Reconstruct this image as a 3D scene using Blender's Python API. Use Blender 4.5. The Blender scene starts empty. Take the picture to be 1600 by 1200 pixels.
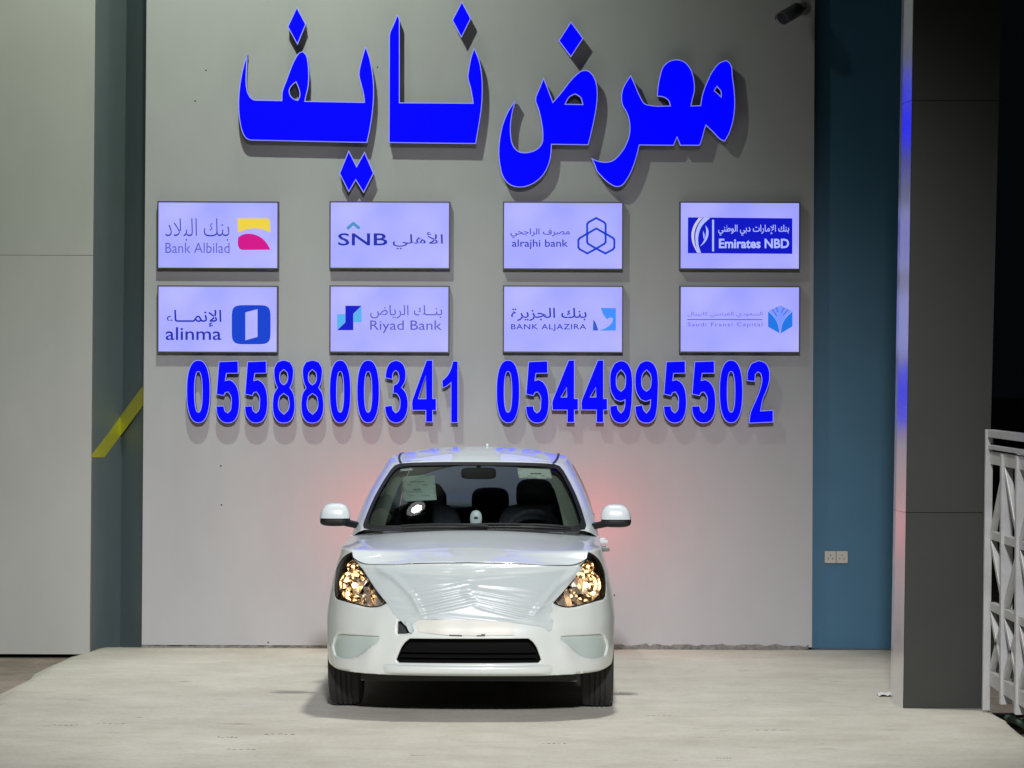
import bpy, math, random
import numpy as np
from mathutils import Vector, Matrix
from mathutils.geometry import delaunay_2d_cdt

random.seed(7)
R = math.radians
scene = bpy.context.scene
COL = scene.collection

# ------------------------------------------------------------------ camera
F, HOR, CAMZ, ROLL = 5000.0, 585.0, 1.96, 0.0036   # focal length in photo pixels, horizon row, eye height
cd = bpy.data.cameras.new('camera')
cd.sensor_width = 36.0
cd.lens = 36.0 * F / 1600.0
cd.clip_end = 500
cam = bpy.data.objects.new('camera', cd)
COL.objects.link(cam)
cam.matrix_world = (Matrix.Translation((0, 0, CAMZ)) @ Matrix.Rotation(-math.atan((600 - HOR) / F), 4, 'X')
                    @ Matrix.Rotation(R(90), 4, 'X') @ Matrix.Rotation(ROLL, 4, 'Z'))
scene.camera = cam

# ------------------------------------------------------------------ world: night sky
w = bpy.data.worlds.new('World')
scene.world = w
w.use_nodes = True
bg = w.node_tree.nodes['Background']
bg.inputs[0].default_value = (0.35, 0.42, 0.6, 1)
bg.inputs[1].default_value = 0.004

# ------------------------------------------------------------------ lamps of the forecourt
def spot(name, loc, target, power, color, cone, blend, radius):
    d = bpy.data.lights.new(name, 'SPOT')
    d.energy, d.color, d.spot_size, d.spot_blend, d.shadow_soft_size = power, color, R(cone), blend, radius
    o = bpy.data.objects.new(name, d)
    COL.objects.link(o)
    o.location = loc
    o.rotation_euler = (Vector(target) - Vector(loc)).to_track_quat('-Z', 'Y').to_euler()
    return o

spot('flood_lamp_over_sign', (-1.69, 18.9, 6.95), (-3.0, 22.84, 4.3), 800, (0.87, 1.0, 0.83), 122, 1.0, 0.07)
spot('flood_lamp_beside_sign', (0.5, 19.35, 7.4), (0.1, 19.2, 0.0), 1050, (0.98, 1.0, 0.94), 68, 0.6, 0.25)
spot('street_lamp_light', (0.3, 1.0, 7.5), (-0.5, 18.0, 0.0), 13200, (0.965, 0.97, 1.0), 32, 1.0, 0.5)

# ------------------------------------------------------------------ render settings
scene.view_settings.view_transform = 'Standard'
scene.view_settings.look = 'None'
scene.view_settings.exposure = 0.0
scene.view_settings.gamma = 1.0
scene.render.engine = 'CYCLES'
cy = scene.cycles
cy.use_denoising = True
cy.sample_clamp_indirect = 4.0
cy.max_bounces = 8
cy.transparent_max_bounces = 12
cy.caustics_reflective = False
cy.caustics_refractive = False

# ------------------------------------------------------------------ materials
def lin(c):
    return tuple(((v / 255) / 12.92 if v / 255 <= 0.04045 else ((v / 255 + 0.055) / 1.055) ** 2.4) for v in c)

def mat(name, color, rough=0.5, metal=0.0, coat=0.0, spec=0.5, emit=None, estr=0.0, noise=None, bump=None, alpha=1.0):
    """noise=(scale, amount[, stretch]) varies the base colour, bump=(scale, strength[, stretch])."""
    m = bpy.data.materials.new(name)
    m.use_nodes = True
    nt = m.node_tree
    p = nt.nodes['Principled BSDF']
    p.inputs['Base Color'].default_value = (*color, 1)
    p.inputs['Roughness'].default_value = rough
    p.inputs['Metallic'].default_value = metal
    p.inputs['Coat Weight'].default_value = coat
    p.inputs['Coat Roughness'].default_value = 0.04
    p.inputs['Specular IOR Level'].default_value = spec
    p.inputs['Alpha'].default_value = alpha
    if emit:
        p.inputs['Emission Color'].default_value = (*emit, 1)
        p.inputs['Emission Strength'].default_value = estr
    if noise or bump:
        tc = nt.nodes.new('ShaderNodeTexCoord')
    if noise:
        mp = nt.nodes.new('ShaderNodeMapping')
        if len(noise) > 2:
            mp.inputs['Scale'].default_value = noise[2]
        nt.links.new(tc.outputs['Object'], mp.inputs[0])
        n = nt.nodes.new('ShaderNodeTexNoise')
        n.inputs['Scale'].default_value = noise[0]
        n.inputs['Detail'].default_value = 8
        n.inputs['Roughness'].default_value = 0.65
        nt.links.new(mp.outputs[0], n.inputs['Vector'])
        r = nt.nodes.new('ShaderNodeValToRGB')
        a = noise[1]
        r.color_ramp.elements[0].position = 0.3
        r.color_ramp.elements[1].position = 0.7
        r.color_ramp.elements[0].color = (*[c * (1 - a) for c in color], 1)
        r.color_ramp.elements[1].color = (*[min(1, c * (1 + a)) for c in color], 1)
        nt.links.new(n.outputs[0], r.inputs[0])
        nt.links.new(r.outputs[0], p.inputs['Base Color'])
    if bump:
        mp = nt.nodes.new('ShaderNodeMapping')
        if len(bump) > 2:
            mp.inputs['Scale'].default_value = bump[2]
        nt.links.new(tc.outputs['Object'], mp.inputs[0])
        n = nt.nodes.new('ShaderNodeTexNoise')
        n.inputs['Scale'].default_value = bump[0]
        n.inputs['Detail'].default_value = 6
        nt.links.new(mp.outputs[0], n.inputs['Vector'])
        b = nt.nodes.new('ShaderNodeBump')
        b.inputs['Strength'].default_value = bump[1]
        b.inputs['Distance'].default_value = 0.02
        nt.links.new(n.outputs[0], b.inputs['Height'])
        nt.links.new(b.outputs[0], p.inputs['Normal'])
    return m

def glass(name, tint=(0.8, 0.85, 0.83), rough=0.0, ior=1.5, boost=1.0):
    m = bpy.data.materials.new(name)
    m.use_nodes = True
    nt = m.node_tree
    nt.nodes.clear()
    out = nt.nodes.new('ShaderNodeOutputMaterial')
    mix = nt.nodes.new('ShaderNodeMixShader')
    fr = nt.nodes.new('ShaderNodeFresnel')
    fr.inputs[0].default_value = ior
    mul = nt.nodes.new('ShaderNodeMath')
    mul.operation = 'MULTIPLY'
    mul.inputs[1].default_value = boost
    tr = nt.nodes.new('ShaderNodeBsdfTransparent')
    tr.inputs[0].default_value = (*tint, 1)
    gl = nt.nodes.new('ShaderNodeBsdfGlossy')
    gl.inputs['Roughness'].default_value = rough
    nt.links.new(fr.outputs[0], mul.inputs[0])
    nt.links.new(mul.outputs[0], mix.inputs[0])
    nt.links.new(tr.outputs[0], mix.inputs[1])
    nt.links.new(gl.outputs[0], mix.inputs[2])
    nt.links.new(mix.outputs[0], out.inputs[0])
    return m

def concrete():
    m = mat('concrete', (0.5, 0.48, 0.42), 0.75)
    nt = m.node_tree
    p = nt.nodes['Principled BSDF']
    tc = nt.nodes.new('ShaderNodeTexCoord')
    def nz(scale, stretch, detail, lo, hi, c0, c1):
        mp = nt.nodes.new('ShaderNodeMapping')
        mp.inputs['Scale'].default_value = stretch
        nt.links.new(tc.outputs['Object'], mp.inputs[0])
        n = nt.nodes.new('ShaderNodeTexNoise')
        n.inputs['Scale'].default_value = scale
        n.inputs['Detail'].default_value = detail
        n.inputs['Roughness'].default_value = 0.7
        nt.links.new(mp.outputs[0], n.inputs['Vector'])
        r = nt.nodes.new('ShaderNodeValToRGB')
        r.color_ramp.elements[0].position, r.color_ramp.elements[1].position = lo, hi
        r.color_ramp.elements[0].color = (*c0, 1)
        r.color_ramp.elements[1].color = (*c1, 1)
        nt.links.new(n.outputs[0], r.inputs[0])
        return n, r
    def mulc(a, b):
        x = nt.nodes.new('ShaderNodeMix')
        x.data_type = 'RGBA'
        x.blend_type = 'MULTIPLY'
        x.inputs[0].default_value = 1
        nt.links.new(a.outputs['Color'] if 'Color' in a.outputs else a.outputs[2], x.inputs[6])
        nt.links.new(b.outputs['Color'], x.inputs[7])
        return x
    n1, r1 = nz(0.9, (0.8, 0.8, 1), 9, 0.3, 0.72, (0.58, 0.55, 0.465), (0.77, 0.735, 0.645))
    n2, r2 = nz(3.0, (0.8, 1.0, 1), 8, 0.36, 0.60, (0.87, 0.86, 0.84), (1, 1, 1))
    n3, r3 = nz(28, (1, 1, 1), 5, 0.28, 0.5, (0.84, 0.83, 0.81), (1, 1, 1))
    n4, r4 = nz(4.0, (0.55, 1.7, 1), 10, 0.32, 0.38, (0.55, 0.53, 0.50), (1, 1, 1))
    a = mulc(r1, r2)
    def mul2(a, b):
        x = nt.nodes.new('ShaderNodeMix')
        x.data_type = 'RGBA'
        x.blend_type = 'MULTIPLY'
        x.inputs[0].default_value = 1
        nt.links.new(a.outputs[2], x.inputs[6])
        nt.links.new(b.outputs['Color'], x.inputs[7])
        return x
    b = mul2(mul2(a, r3), r4)
    nt.links.new(b.outputs[2], p.inputs['Base Color'])
    bp = nt.nodes.new('ShaderNodeBump')
    bp.inputs['Strength'].default_value = 0.35
    bp.inputs['Distance'].default_value = 0.01
    nt.links.new(n3.outputs[0], bp.inputs['Height'])
    nt.links.new(bp.outputs[0], p.inputs['Normal'])
    return m

M = {}
M['wall'] = mat('white_cladding', (0.41, 0.405, 0.415), 0.55, noise=(1.4, 0.06, (1, 1, 0.45)), bump=(2.2, 0.08), spec=0.35)
M['wall_side'] = mat('offwhite_cladding', (0.42, 0.415, 0.40), 0.55, noise=(1.2, 0.07, (1, 1, 0.45)), bump=(2.0, 0.07), spec=0.3)
M['strip'] = mat('blue_grey_cladding', (0.20, 0.245, 0.26), 0.5, noise=(3, 0.06), spec=0.3)
M['bluewall'] = mat('petrol_blue_cladding', (0.047, 0.145, 0.235), 0.45, noise=(2, 0.07), spec=0.35)
M['pillar'] = mat('charcoal_cladding', (0.043, 0.044, 0.039), 0.42, noise=(2.5, 0.08), spec=0.3)
M['pillar_edge'] = mat('silver_cladding', (0.82, 0.82, 0.86), 0.22, metal=1.0, noise=(3, 0.06))
M['yellow'] = mat('yellow_paint', (0.62, 0.60, 0.05), 0.5, noise=(6, 0.06))
M['dark'] = mat('dark_joint', (0.02, 0.02, 0.02), 0.8)
M['concrete'] = concrete()
M['ground'] = mat('sandy_ground', (0.30, 0.25, 0.20), 0.95, noise=(3.5, 0.3), bump=(12, 0.8))
M['mortar'] = mat('rough_mortar', (0.20, 0.19, 0.17), 0.95, noise=(22, 0.45), bump=(30, 1.0))
M['led_blue'] = mat('blue_acrylic_letter', (0.0, 0.0, 0.25), 0.6, spec=0.05, emit=(0.0, 0.0, 1.0), estr=1.1)
M['led_rim'] = mat('pale_letter_edge', (0.25, 0.26, 0.4), 0.5, spec=0.2, emit=(0.30, 0.32, 1.0), estr=0.55)
M['letter_back'] = mat('letter_side', (0.07, 0.07, 0.12), 0.45)
M['panel'] = mat('backlit_panel', (0.10, 0.10, 0.12), 0.45, spec=0.15, emit=(0.335, 0.345, 1.0), estr=1.0)
nt = M['panel'].node_tree
tc_ = nt.nodes.new('ShaderNodeTexCoord'); nz_ = nt.nodes.new('ShaderNodeTexNoise'); cr_ = nt.nodes.new('ShaderNodeValToRGB')
nz_.inputs['Scale'].default_value = 3.2; nz_.inputs['Detail'].default_value = 1.5
cr_.color_ramp.elements[0].position, cr_.color_ramp.elements[1].position = 0.3, 0.7
cr_.color_ramp.elements[0].color = (0.30, 0.315, 1.0, 1); cr_.color_ramp.elements[1].color = (0.40, 0.40, 1.0, 1)
nt.links.new(tc_.outputs['Object'], nz_.inputs['Vector']); nt.links.new(nz_.outputs[0], cr_.inputs[0])
nt.links.new(cr_.outputs[0], nt.nodes['Principled BSDF'].inputs['Emission Color'])
M['box_frame'] = mat('dark_box_frame', (0.035, 0.037, 0.04), 0.4)
def ink(name, rgb, k=0.95):
    c = lin(rgb)
    M[name] = mat(name, tuple(v * 0.15 for v in c), 0.5, spec=0.1, emit=c, estr=k)
ink('ink_navy', (28, 45, 165)); ink('ink_indigo', (52, 58, 165)); ink('ink_slate', (88, 92, 182)); ink('ink_pale', (112, 100, 215))
ink('ink_yellow', (232, 205, 70)); ink('ink_magenta', (205, 15, 135)); ink('ink_blue', (14, 62, 200)); ink('ink_teal', (72, 142, 190))
ink('ink_cyan', (85, 172, 232)); ink('ink_royal', (10, 20, 195)); ink('ink_sky', (64, 140, 250)); ink('ink_deep', (40, 90, 200))
ink('ink_white', (176, 188, 255)); ink('ink_beige', (205, 200, 215)); ink('ink_rib', (80, 105, 215)); ink('ink_azure', (28, 118, 228)); ink('ink_fold', (120, 150, 255))
M['paint'] = mat('white_car_paint', (0.67, 0.72, 0.74), 0.32, coat=0.8, spec=0.5)
M['bumper'] = mat('white_bumper_paint', (0.66, 0.69, 0.655), 0.34, coat=0.7, spec=0.5)
M['fogcover'] = mat('blue_grey_plastic', (0.46, 0.53, 0.50), 0.45)
M['beige_film'] = mat('beige_tape', (0.63, 0.62, 0.555), 0.4)
M['film'] = mat('clear_white_film', (0.62, 0.68, 0.68), 0.30, spec=0.5, alpha=0.72)
M['film_grille'] = mat('grey_grille', (0.22, 0.25, 0.25), 0.35)
M['blackplastic'] = mat('black_plastic', (0.012, 0.012, 0.012), 0.5)
M['trim_black'] = mat('black_trim', (0.014, 0.014, 0.015), 0.5, spec=0.3)
M['intake'] = mat('intake_black', (0.005, 0.005, 0.005), 0.8, spec=0.08)
M['rubber'] = mat('tyre_rubber', (0.022, 0.021, 0.02), 0.75, bump=(60, 0.2))
M['rim'] = mat('silver_rim', (0.45, 0.45, 0.46), 0.3, metal=0.9)
M['chrome'] = mat('chrome', (0.56, 0.48, 0.39), 0.15, metal=1.0)  # brown tint puts the bulbs' warm glow into the chrome colour
M['bezel'] = mat('lamp_bezel', (0.50, 0.42, 0.32), 0.4, metal=0.2)  # bowl browned to carry the bulbs' amber glow
M['lamp_trim'] = mat('lamp_trim_chrome', (0.62, 0.56, 0.48), 0.32, metal=0.75)  # same painted bulb warmth, paler
M['bulb'] = mat('warm_bulb', (1, 0.9, 0.7), 0.3, emit=(1.0, 0.66, 0.34), estr=7.5)
M['bulb2'] = mat('warm_side_bulb', (1, 0.9, 0.7), 0.3, emit=(1.0, 0.62, 0.28), estr=5)
M['tail'] = mat('red_tail_lens', (0.5, 0.0, 0.0), 0.2, emit=(1.0, 0.02, 0.03), estr=15)
M['glass'] = glass('car_glass', (0.70, 0.77, 0.75), boost=0.9)
M['lens'] = glass('clear_lens', (0.95, 0.95, 0.95), boost=1.2)
M['seat'] = mat('black_seat_cloth', (0.045, 0.045, 0.055), 0.9, noise=(40, 0.3))
M['dash'] = mat('grey_dash', (0.12, 0.135, 0.125), 0.7, spec=0.2)
M['lining'] = mat('grey_lining', (0.15, 0.165, 0.14), 0.8)
M['paper_pale'] = mat('pale_paper', (0.62, 0.66, 0.62), 0.6)
M['paper_dim'] = mat('green_grey_paper', (0.27, 0.33, 0.30), 0.6)
M['print'] = mat('grey_print', (0.10, 0.12, 0.12), 0.6)
M['steel_white'] = mat('white_painted_steel', (0.50, 0.50, 0.50), 0.35, noise=(9, 0.12))
M['cctv'] = mat('grey_camera_housing', (0.13, 0.13, 0.13), 0.45)
M['socket'] = mat('cream_socket', (0.50, 0.47, 0.42), 0.4)
M['litter'] = mat('white_litter', (0.7, 0.7, 0.7), 0.7)
M['hose'] = mat('green_hose', (0.20, 0.32, 0.25), 0.4)
M['stone'] = mat('rubble_stone', (0.22, 0.21, 0.19), 0.95, noise=(14, 0.3))
M['skid'] = mat('skid_dark', (0.19, 0.175, 0.15), 0.85, noise=(20, 0.5))

# ------------------------------------------------------------------ helpers
def W(px, py, Y):
    """photo pixel -> point on the plane at distance Y"""
    dx, dy = px - 800, py - 600
    a, b = dx * math.cos(ROLL) + dy * math.sin(ROLL), -dx * math.sin(ROLL) + dy * math.cos(ROLL)
    return Vector((a * Y / F, Y, CAMZ - (b + 600 - HOR) * Y / F))

def proj(p):
    Y = p[1]
    a, b = p[0] * F / Y, (CAMZ - p[2]) * F / Y - (600 - HOR)
    return (800 + a * math.cos(ROLL) - b * math.sin(ROLL), 600 + a * math.sin(ROLL) + b * math.cos(ROLL))

def tag(o, label=None, cat=None, group=None, kind=None):
    if label: o['label'] = label
    if cat: o['category'] = cat
    if group: o['group'] = group
    if kind: o['kind'] = kind
    return o

def empty(name, loc, label, cat, group=None, rotz=0):
    o = bpy.data.objects.new(name, None)
    o.empty_display_size = 0.1
    COL.objects.link(o)
    o.location = loc
    o.rotation_euler = (0, 0, rotz)
    return tag(o, label, cat, group)

class MB:
    def __init__(s):
        s.v, s.f = [], []
    def add(s, vs, fs):
        n = len(s.v)
        s.v += [tuple(x) for x in vs]
        s.f += [tuple(i + n for i in f) for f in fs]
        return s
    def box(s, lo, hi):
        x0, y0, z0 = lo; x1, y1, z1 = hi
        return s.add([(x0, y0, z0), (x1, y0, z0), (x1, y1, z0), (x0, y1, z0), (x0, y0, z1), (x1, y0, z1), (x1, y1, z1), (x0, y1, z1)],
                     [(0, 3, 2, 1), (4, 5, 6, 7), (0, 1, 5, 4), (1, 2, 6, 5), (2, 3, 7, 6), (3, 0, 4, 7)])
    def bar(s, a, b, wd, ht=None, up=(0, 0, 1)):
        a, b = Vector(a), Vector(b)
        ht = ht or wd
        d = (b - a).normalized()
        u = Vector(up)
        if abs(d.dot(u)) > 0.95: u = Vector((0, 1, 0))
        p = d.cross(u).normalized() * wd / 2
        q = p.cross(d).normalized() * ht / 2
        vs = [a - p - q, a + p - q, a + p + q, a - p + q, b - p - q, b + p - q, b + p + q, b - p + q]
        return s.add(vs, [(0, 3, 2, 1), (4, 5, 6, 7), (0, 1, 5, 4), (1, 2, 6, 5), (2, 3, 7, 6), (3, 0, 4, 7)])
    def tube(s, pts, r, n=10):
        pts = [Vector(p) for p in pts]
        rings = []
        for i, p in enumerate(pts):
            d = (pts[min(i + 1, len(pts) - 1)] - pts[max(i - 1, 0)]).normalized()
            u = Vector((0, 0, 1)) if abs(d.z) < 0.9 else Vector((1, 0, 0))
            a = d.cross(u).normalized(); b = a.cross(d).normalized()
            rr = r[i] if isinstance(r, (list, tuple)) else r
            rings.append([p + (a * math.cos(t) + b * math.sin(t)) * rr for t in [2 * math.pi * k / n for k in range(n)]])
        vs = [v for g in rings for v in g]
        fs = [(i * n + k, i * n + (k + 1) % n, (i + 1) * n + (k + 1) % n, (i + 1) * n + k) for i in range(len(pts) - 1) for k in range(n)]
        fs += [tuple(range(n - 1, -1, -1)), tuple((len(pts) - 1) * n + k for k in range(n))]
        return s.add(vs, fs)
    def lathe(s, prof, c, axis='X', n=48, closed=False):
        """prof: list of (radius, along)"""
        vs = []
        for (r, t) in prof:
            for k in range(n):
                a = 2 * math.pi * k / n
                if axis == 'X': vs.append((c[0] + t, c[1] + r * math.cos(a), c[2] + r * math.sin(a)))
                else: vs.append((c[0] + r * math.cos(a), c[1] + t, c[2] + r * math.sin(a)))
        m = len(prof)
        fs = [(i * n + k, i * n + (k + 1) % n, ((i + 1) % m) * n + (k + 1) % n, ((i + 1) % m) * n + k) for i in range(m if closed else m - 1) for k in range(n)]
        return s.add(vs, fs)
    def grid(s, fn, nu, nv):
        vs = [fn(i / nu, j / nv) for j in range(nv + 1) for i in range(nu + 1)]
        fs = [(j * (nu + 1) + i, j * (nu + 1) + i + 1, (j + 1) * (nu + 1) + i + 1, (j + 1) * (nu + 1) + i) for j in range(nv) for i in range(nu)]
        return s.add(vs, fs)
    def ellipsoid(s, c, r, n=16, m=10, power=1.0):
        def f(u, v):
            a, b = 2 * math.pi * u, math.pi * (v - 0.5)
            sg = lambda t: math.copysign(abs(t) ** power, t)
            return (c[0] + r[0] * sg(math.cos(b)) * sg(math.cos(a)), c[1] + r[1] * sg(math.cos(b)) * sg(math.sin(a)), c[2] + r[2] * sg(math.sin(b)))
        return s.grid(f, n, m)
    def build(s, name, m, parent=None, smooth=False, bevel=0, thick=0, base=None, angle=35, outward=True):
        me = bpy.data.meshes.new(name)
        vs = s.v
        if base is not None:
            vs = [(x - base[0], y - base[1], z - base[2]) for x, y, z in vs]
        me.from_pydata(vs, [], s.f)
        if outward:
            import bmesh
            b = bmesh.new(); b.from_mesh(me)
            bmesh.ops.remove_doubles(b, verts=b.verts, dist=1e-5)
            bmesh.ops.recalc_face_normals(b, faces=b.faces)
            b.to_mesh(me); b.free()
        me.materials.append(m)
        o = bpy.data.objects.new(name, me)
        COL.objects.link(o)
        if base is not None and parent is None: o.location = base
        if parent: o.parent = parent
        if thick:
            md = o.modifiers.new('thickness', 'SOLIDIFY'); md.thickness = thick; md.offset = -1
        if bevel:
            md = o.modifiers.new('bevel', 'BEVEL'); md.width = bevel; md.segments = 2; md.limit_method = 'ANGLE'; md.angle_limit = R(40)
        if smooth:
            me.polygons.foreach_set('use_smooth', [True] * len(me.polygons))
            if angle < 180:
                try: me.set_sharp_from_angle(angle=R(angle))
                except Exception: pass
        return o

def smooth_loop(pts, sub=4, corner=48):
    """closed Catmull-Rom through pts, sharp where the outline turns more than `corner` degrees"""
    P = [np.array(p, float) for p in pts]
    n = len(P)
    sharp = []
    for i in range(n):
        a, b = P[i] - P[i - 1], P[(i + 1) % n] - P[i]
        ang = abs(math.degrees(math.atan2(a[0] * b[1] - a[1] * b[0], a.dot(b))))
        sharp.append(ang > corner)
    out = []
    for i in range(n):
        p0, p1, p2, p3 = P[i - 1], P[i], P[(i + 1) % n], P[(i + 2) % n]
        L = np.linalg.norm(p2 - p1)
        def tan(a, b, c):
            la, lb = np.linalg.norm(b - a) + 1e-9, np.linalg.norm(c - b) + 1e-9
            t = (b - a) / la * lb + (c - b) / lb * la
            if la > 3 * lb: t = b - a
            elif lb > 3 * la: t = c - b
            return t / (np.linalg.norm(t) + 1e-9)
        t1 = (p2 - p1) / (L + 1e-9) if sharp[i] else tan(p0, p1, p2)
        t2 = (p2 - p1) / (L + 1e-9) if sharp[(i + 1) % n] else tan(p1, p2, p3)
        if sharp[i] and sharp[(i + 1) % n]:
            out.append(tuple(p1)); continue
        for k in range(sub):
            t = k / sub
            h = (2 * t ** 3 - 3 * t ** 2 + 1, t ** 3 - 2 * t ** 2 + t, -2 * t ** 3 + 3 * t ** 2, t ** 3 - t ** 2)
            out.append(tuple(h[0] * p1 + h[1] * L * t1 + h[2] * p2 + h[3] * L * t2))
    return out

def inset(pts, d):
    P = [np.array(p, float) for p in pts]
    n = len(P)
    area = sum(P[i][0] * P[(i + 1) % n][1] - P[(i + 1) % n][0] * P[i][1] for i in range(n))
    sg = 1 if area > 0 else -1
    out = []
    for i in range(n):
        a, b = P[i] - P[i - 1], P[(i + 1) % n] - P[i]
        na = np.array([-a[1], a[0]]) / (np.linalg.norm(a) + 1e-9); nb = np.array([-b[1], b[0]]) / (np.linalg.norm(b) + 1e-9)
        m = na + nb
        q = m.dot(m) / 2
        m = m / max(q, 0.35)
        out.append(tuple(P[i] + sg * d * m))
    return out

def inside(loops, X, Y):
    c = np.zeros(len(X), bool)
    for lp in loops:
        L = np.array(lp)
        x0, y0 = L[:, 0], L[:, 1]
        x1, y1 = np.roll(x0, -1), np.roll(y0, -1)
        for i in range(len(L)):
            if y0[i] == y1[i]: continue
            hit = ((y0[i] > Y) != (y1[i] > Y)) & (X < (x1[i] - x0[i]) * (Y - y0[i]) / (y1[i] - y0[i]) + x0[i])
            c ^= hit
    return c

def resample(lp, sp):
    out = []
    n = len(lp)
    for i in range(n):
        a, b = np.array(lp[i], float), np.array(lp[(i + 1) % n], float)
        k = max(1, int(np.linalg.norm(b - a) / sp + 0.5))
        for j in range(k): out.append(tuple(a + (b - a) * j / k))
    return out

def fill(loops, sp=None):
    """triangulate outlines (even-odd); with sp, interior grid points too -> (points2d, triangles, edges of boundary)"""
    if sp: loops = [resample(l, sp) for l in loops]
    pts, edges = [], []
    for l in loops:
        n = len(pts)
        pts += l
        edges += [(n + i, n + (i + 1) % len(l)) for i in range(len(l))]
    if sp:
        B = np.array(pts)
        lo, hi = B.min(0), B.max(0)
        gx, gy = np.meshgrid(np.arange(lo[0] + sp / 2, hi[0], sp), np.arange(lo[1] + sp / 2, hi[1], sp))
        gx[1::2] += sp / 2
        gx, gy = gx.ravel(), gy.ravel()
        k = inside(loops, gx, gy)
        gx, gy = gx[k], gy[k]
        keep = []
        for i in range(0, len(gx), 500):
            d = np.min((gx[i:i + 500, None] - B[None, :, 0]) ** 2 + (gy[i:i + 500, None] - B[None, :, 1]) ** 2, axis=1)
            keep.append(d > (0.55 * sp) ** 2)
        if keep:
            k = np.concatenate(keep)
            pts = pts + list(zip(gx[k], gy[k]))
    r = delaunay_2d_cdt([Vector((float(a), float(b))) for a, b in pts], edges, [], 0, 1e-7)
    V = np.array([tuple(v) for v in r[0]])
    T = np.array(r[2])
    cxy = V[T].mean(axis=1)
    k = inside(loops, cxy[:, 0], cxy[:, 1])
    T = T[k]
    cnt = {}
    for t in T:
        for a, b in ((t[0], t[1]), (t[1], t[2]), (t[2], t[0])):
            e = (min(a, b), max(a, b))
            cnt.setdefault(e, []).append((a, b))
    bd = [v[0] for v in cnt.values() if len(v) == 1]
    return V, [tuple(int(i) for i in t) for t in T], bd

def prism(mb, loops, front, back):
    """front/back: 2D -> 3D maps. closed solid"""
    V, T, bd = fill(loops)
    n = len(V)
    vs = [front(*v) for v in V] + [back(*v) for v in V]
    fs = list(T) + [tuple(i + n for i in reversed(t)) for t in T] + [(int(b), int(a), int(a) + n, int(b) + n) for a, b in bd]
    mb.add(vs, fs)
    return mb

def surf(mb, loops, fn, sp):
    V, T, bd = fill(loops, sp)
    return mb.add([fn(*v) for v in V], T)

def crv(xs, ys):
    xs, ys = np.array(xs, float), np.array(ys, float)
    d = np.diff(ys) / np.diff(xs)
    m = np.zeros(len(xs)); m[0], m[-1] = d[0], d[-1]
    for i in range(1, len(xs) - 1):
        m[i] = 0 if d[i - 1] * d[i] <= 0 else 2 * d[i - 1] * d[i] / (d[i - 1] + d[i])
    def f(x):
        x = min(max(x, xs[0]), xs[-1])
        i = min(int(np.searchsorted(xs, x, 'right')) - 1, len(xs) - 2)
        h = xs[i + 1] - xs[i]; t = (x - xs[i]) / h
        return float((2 * t ** 3 - 3 * t ** 2 + 1) * ys[i] + (t ** 3 - 2 * t ** 2 + t) * h * m[i] + (-2 * t ** 3 + 3 * t ** 2) * ys[i + 1] + (t ** 3 - t ** 2) * h * m[i + 1])
    return f

def offs(base, q, s=1.0):
    """zoom coordinates -> photo pixels"""
    return [(base[0] + x / s, base[1] + y / s) for x, y in q]

# ------------------------------------------------------------------ THE SETTING: ground, slab
YW = 22.84                                     # face of the white wall
XL, XR = -3.08, 2.81                           # edges of the concrete slab
g = MB().grid(lambda u, v: (-150 + 300 * u, -60 + 360 * v, -0.075), 30, 36)
tag(g.build('ground', M['ground'], outward=False), kind='structure')
sl = MB()
rows = [12.0 + 0.3 * i for i in range(37)]
rows = [y for y in rows if y < YW] + [YW + 0.012]
rnd = random.Random(3)
def slab_edge(y, side):
    j = 0.02 * math.sin(y * 3.1 + side) + 0.012 * math.sin(y * 8.7)
    if side < 0: return XL + j + max(0, (y - 21.6)) * 0.10
    return XR + j * 0.6
prof = []
for y in rows:
    a, b = slab_edge(y, -1), slab_edge(y, 1)
    xs = [a - 0.16, a, a + 0.06] + [a + 0.06 + (b - a - 0.1) * k / 12 for k in range(1, 12)] + [b - 0.04, b, b + 0.02]
    zs = [-0.09, -0.012, 0.0] + [0.0] * 11 + [0.0, -0.012, -0.1]
    prof.append([(x, y, z) for x, z in zip(xs, zs)])
n = len(prof[0])
sl.add([p for r in prof for p in r], [(i * n + k, i * n + k + 1, (i + 1) * n + k + 1, (i + 1) * n + k) for i in range(len(prof) - 1) for k in range(n - 1)])
tag(sl.build('concrete_slab', M['concrete'], smooth=True, outward=False, angle=30), kind='structure')

M['scuff'] = mat('scuff_stain', (0.24, 0.215, 0.18), 0.85, noise=(40, 0.5), alpha=0.6)
M['track'] = mat('tyre_dust', (0.33, 0.315, 0.28), 0.85, noise=(40, 0.3), alpha=0.22)
rk = random.Random(8)
def scuff(x0, x1, py, wd, m='scuff', parts=5, name='scuff_mark'):
    D = F * CAMZ / (py - 586)
    a, b = W(x0, py, D).x, W(x1, py, D).x
    mb = MB()
    for k in range(parts):
        u0, u1 = a + (b - a) * k / parts, a + (b - a) * (k + 0.55 + 0.4 * rk.random()) / parts
        y = D + (rk.random() - 0.5) * wd
        h = wd * (0.25 + 0.4 * rk.random())
        mb.add([(u0, y - h * 0.3, 0.0015), ((u0 + u1) / 2, y - h, 0.0015), (u1, y - h * 0.2, 0.0015), (u1 - 0.004, y + h * 0.5, 0.0015), ((u0 + u1) / 2, y + h, 0.0015), (u0 + 0.003, y + h * 0.4, 0.0015)], [(0, 1, 2, 3, 4, 5)])
    tag(mb.build(name, M[m], outward=False), kind='structure')
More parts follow.
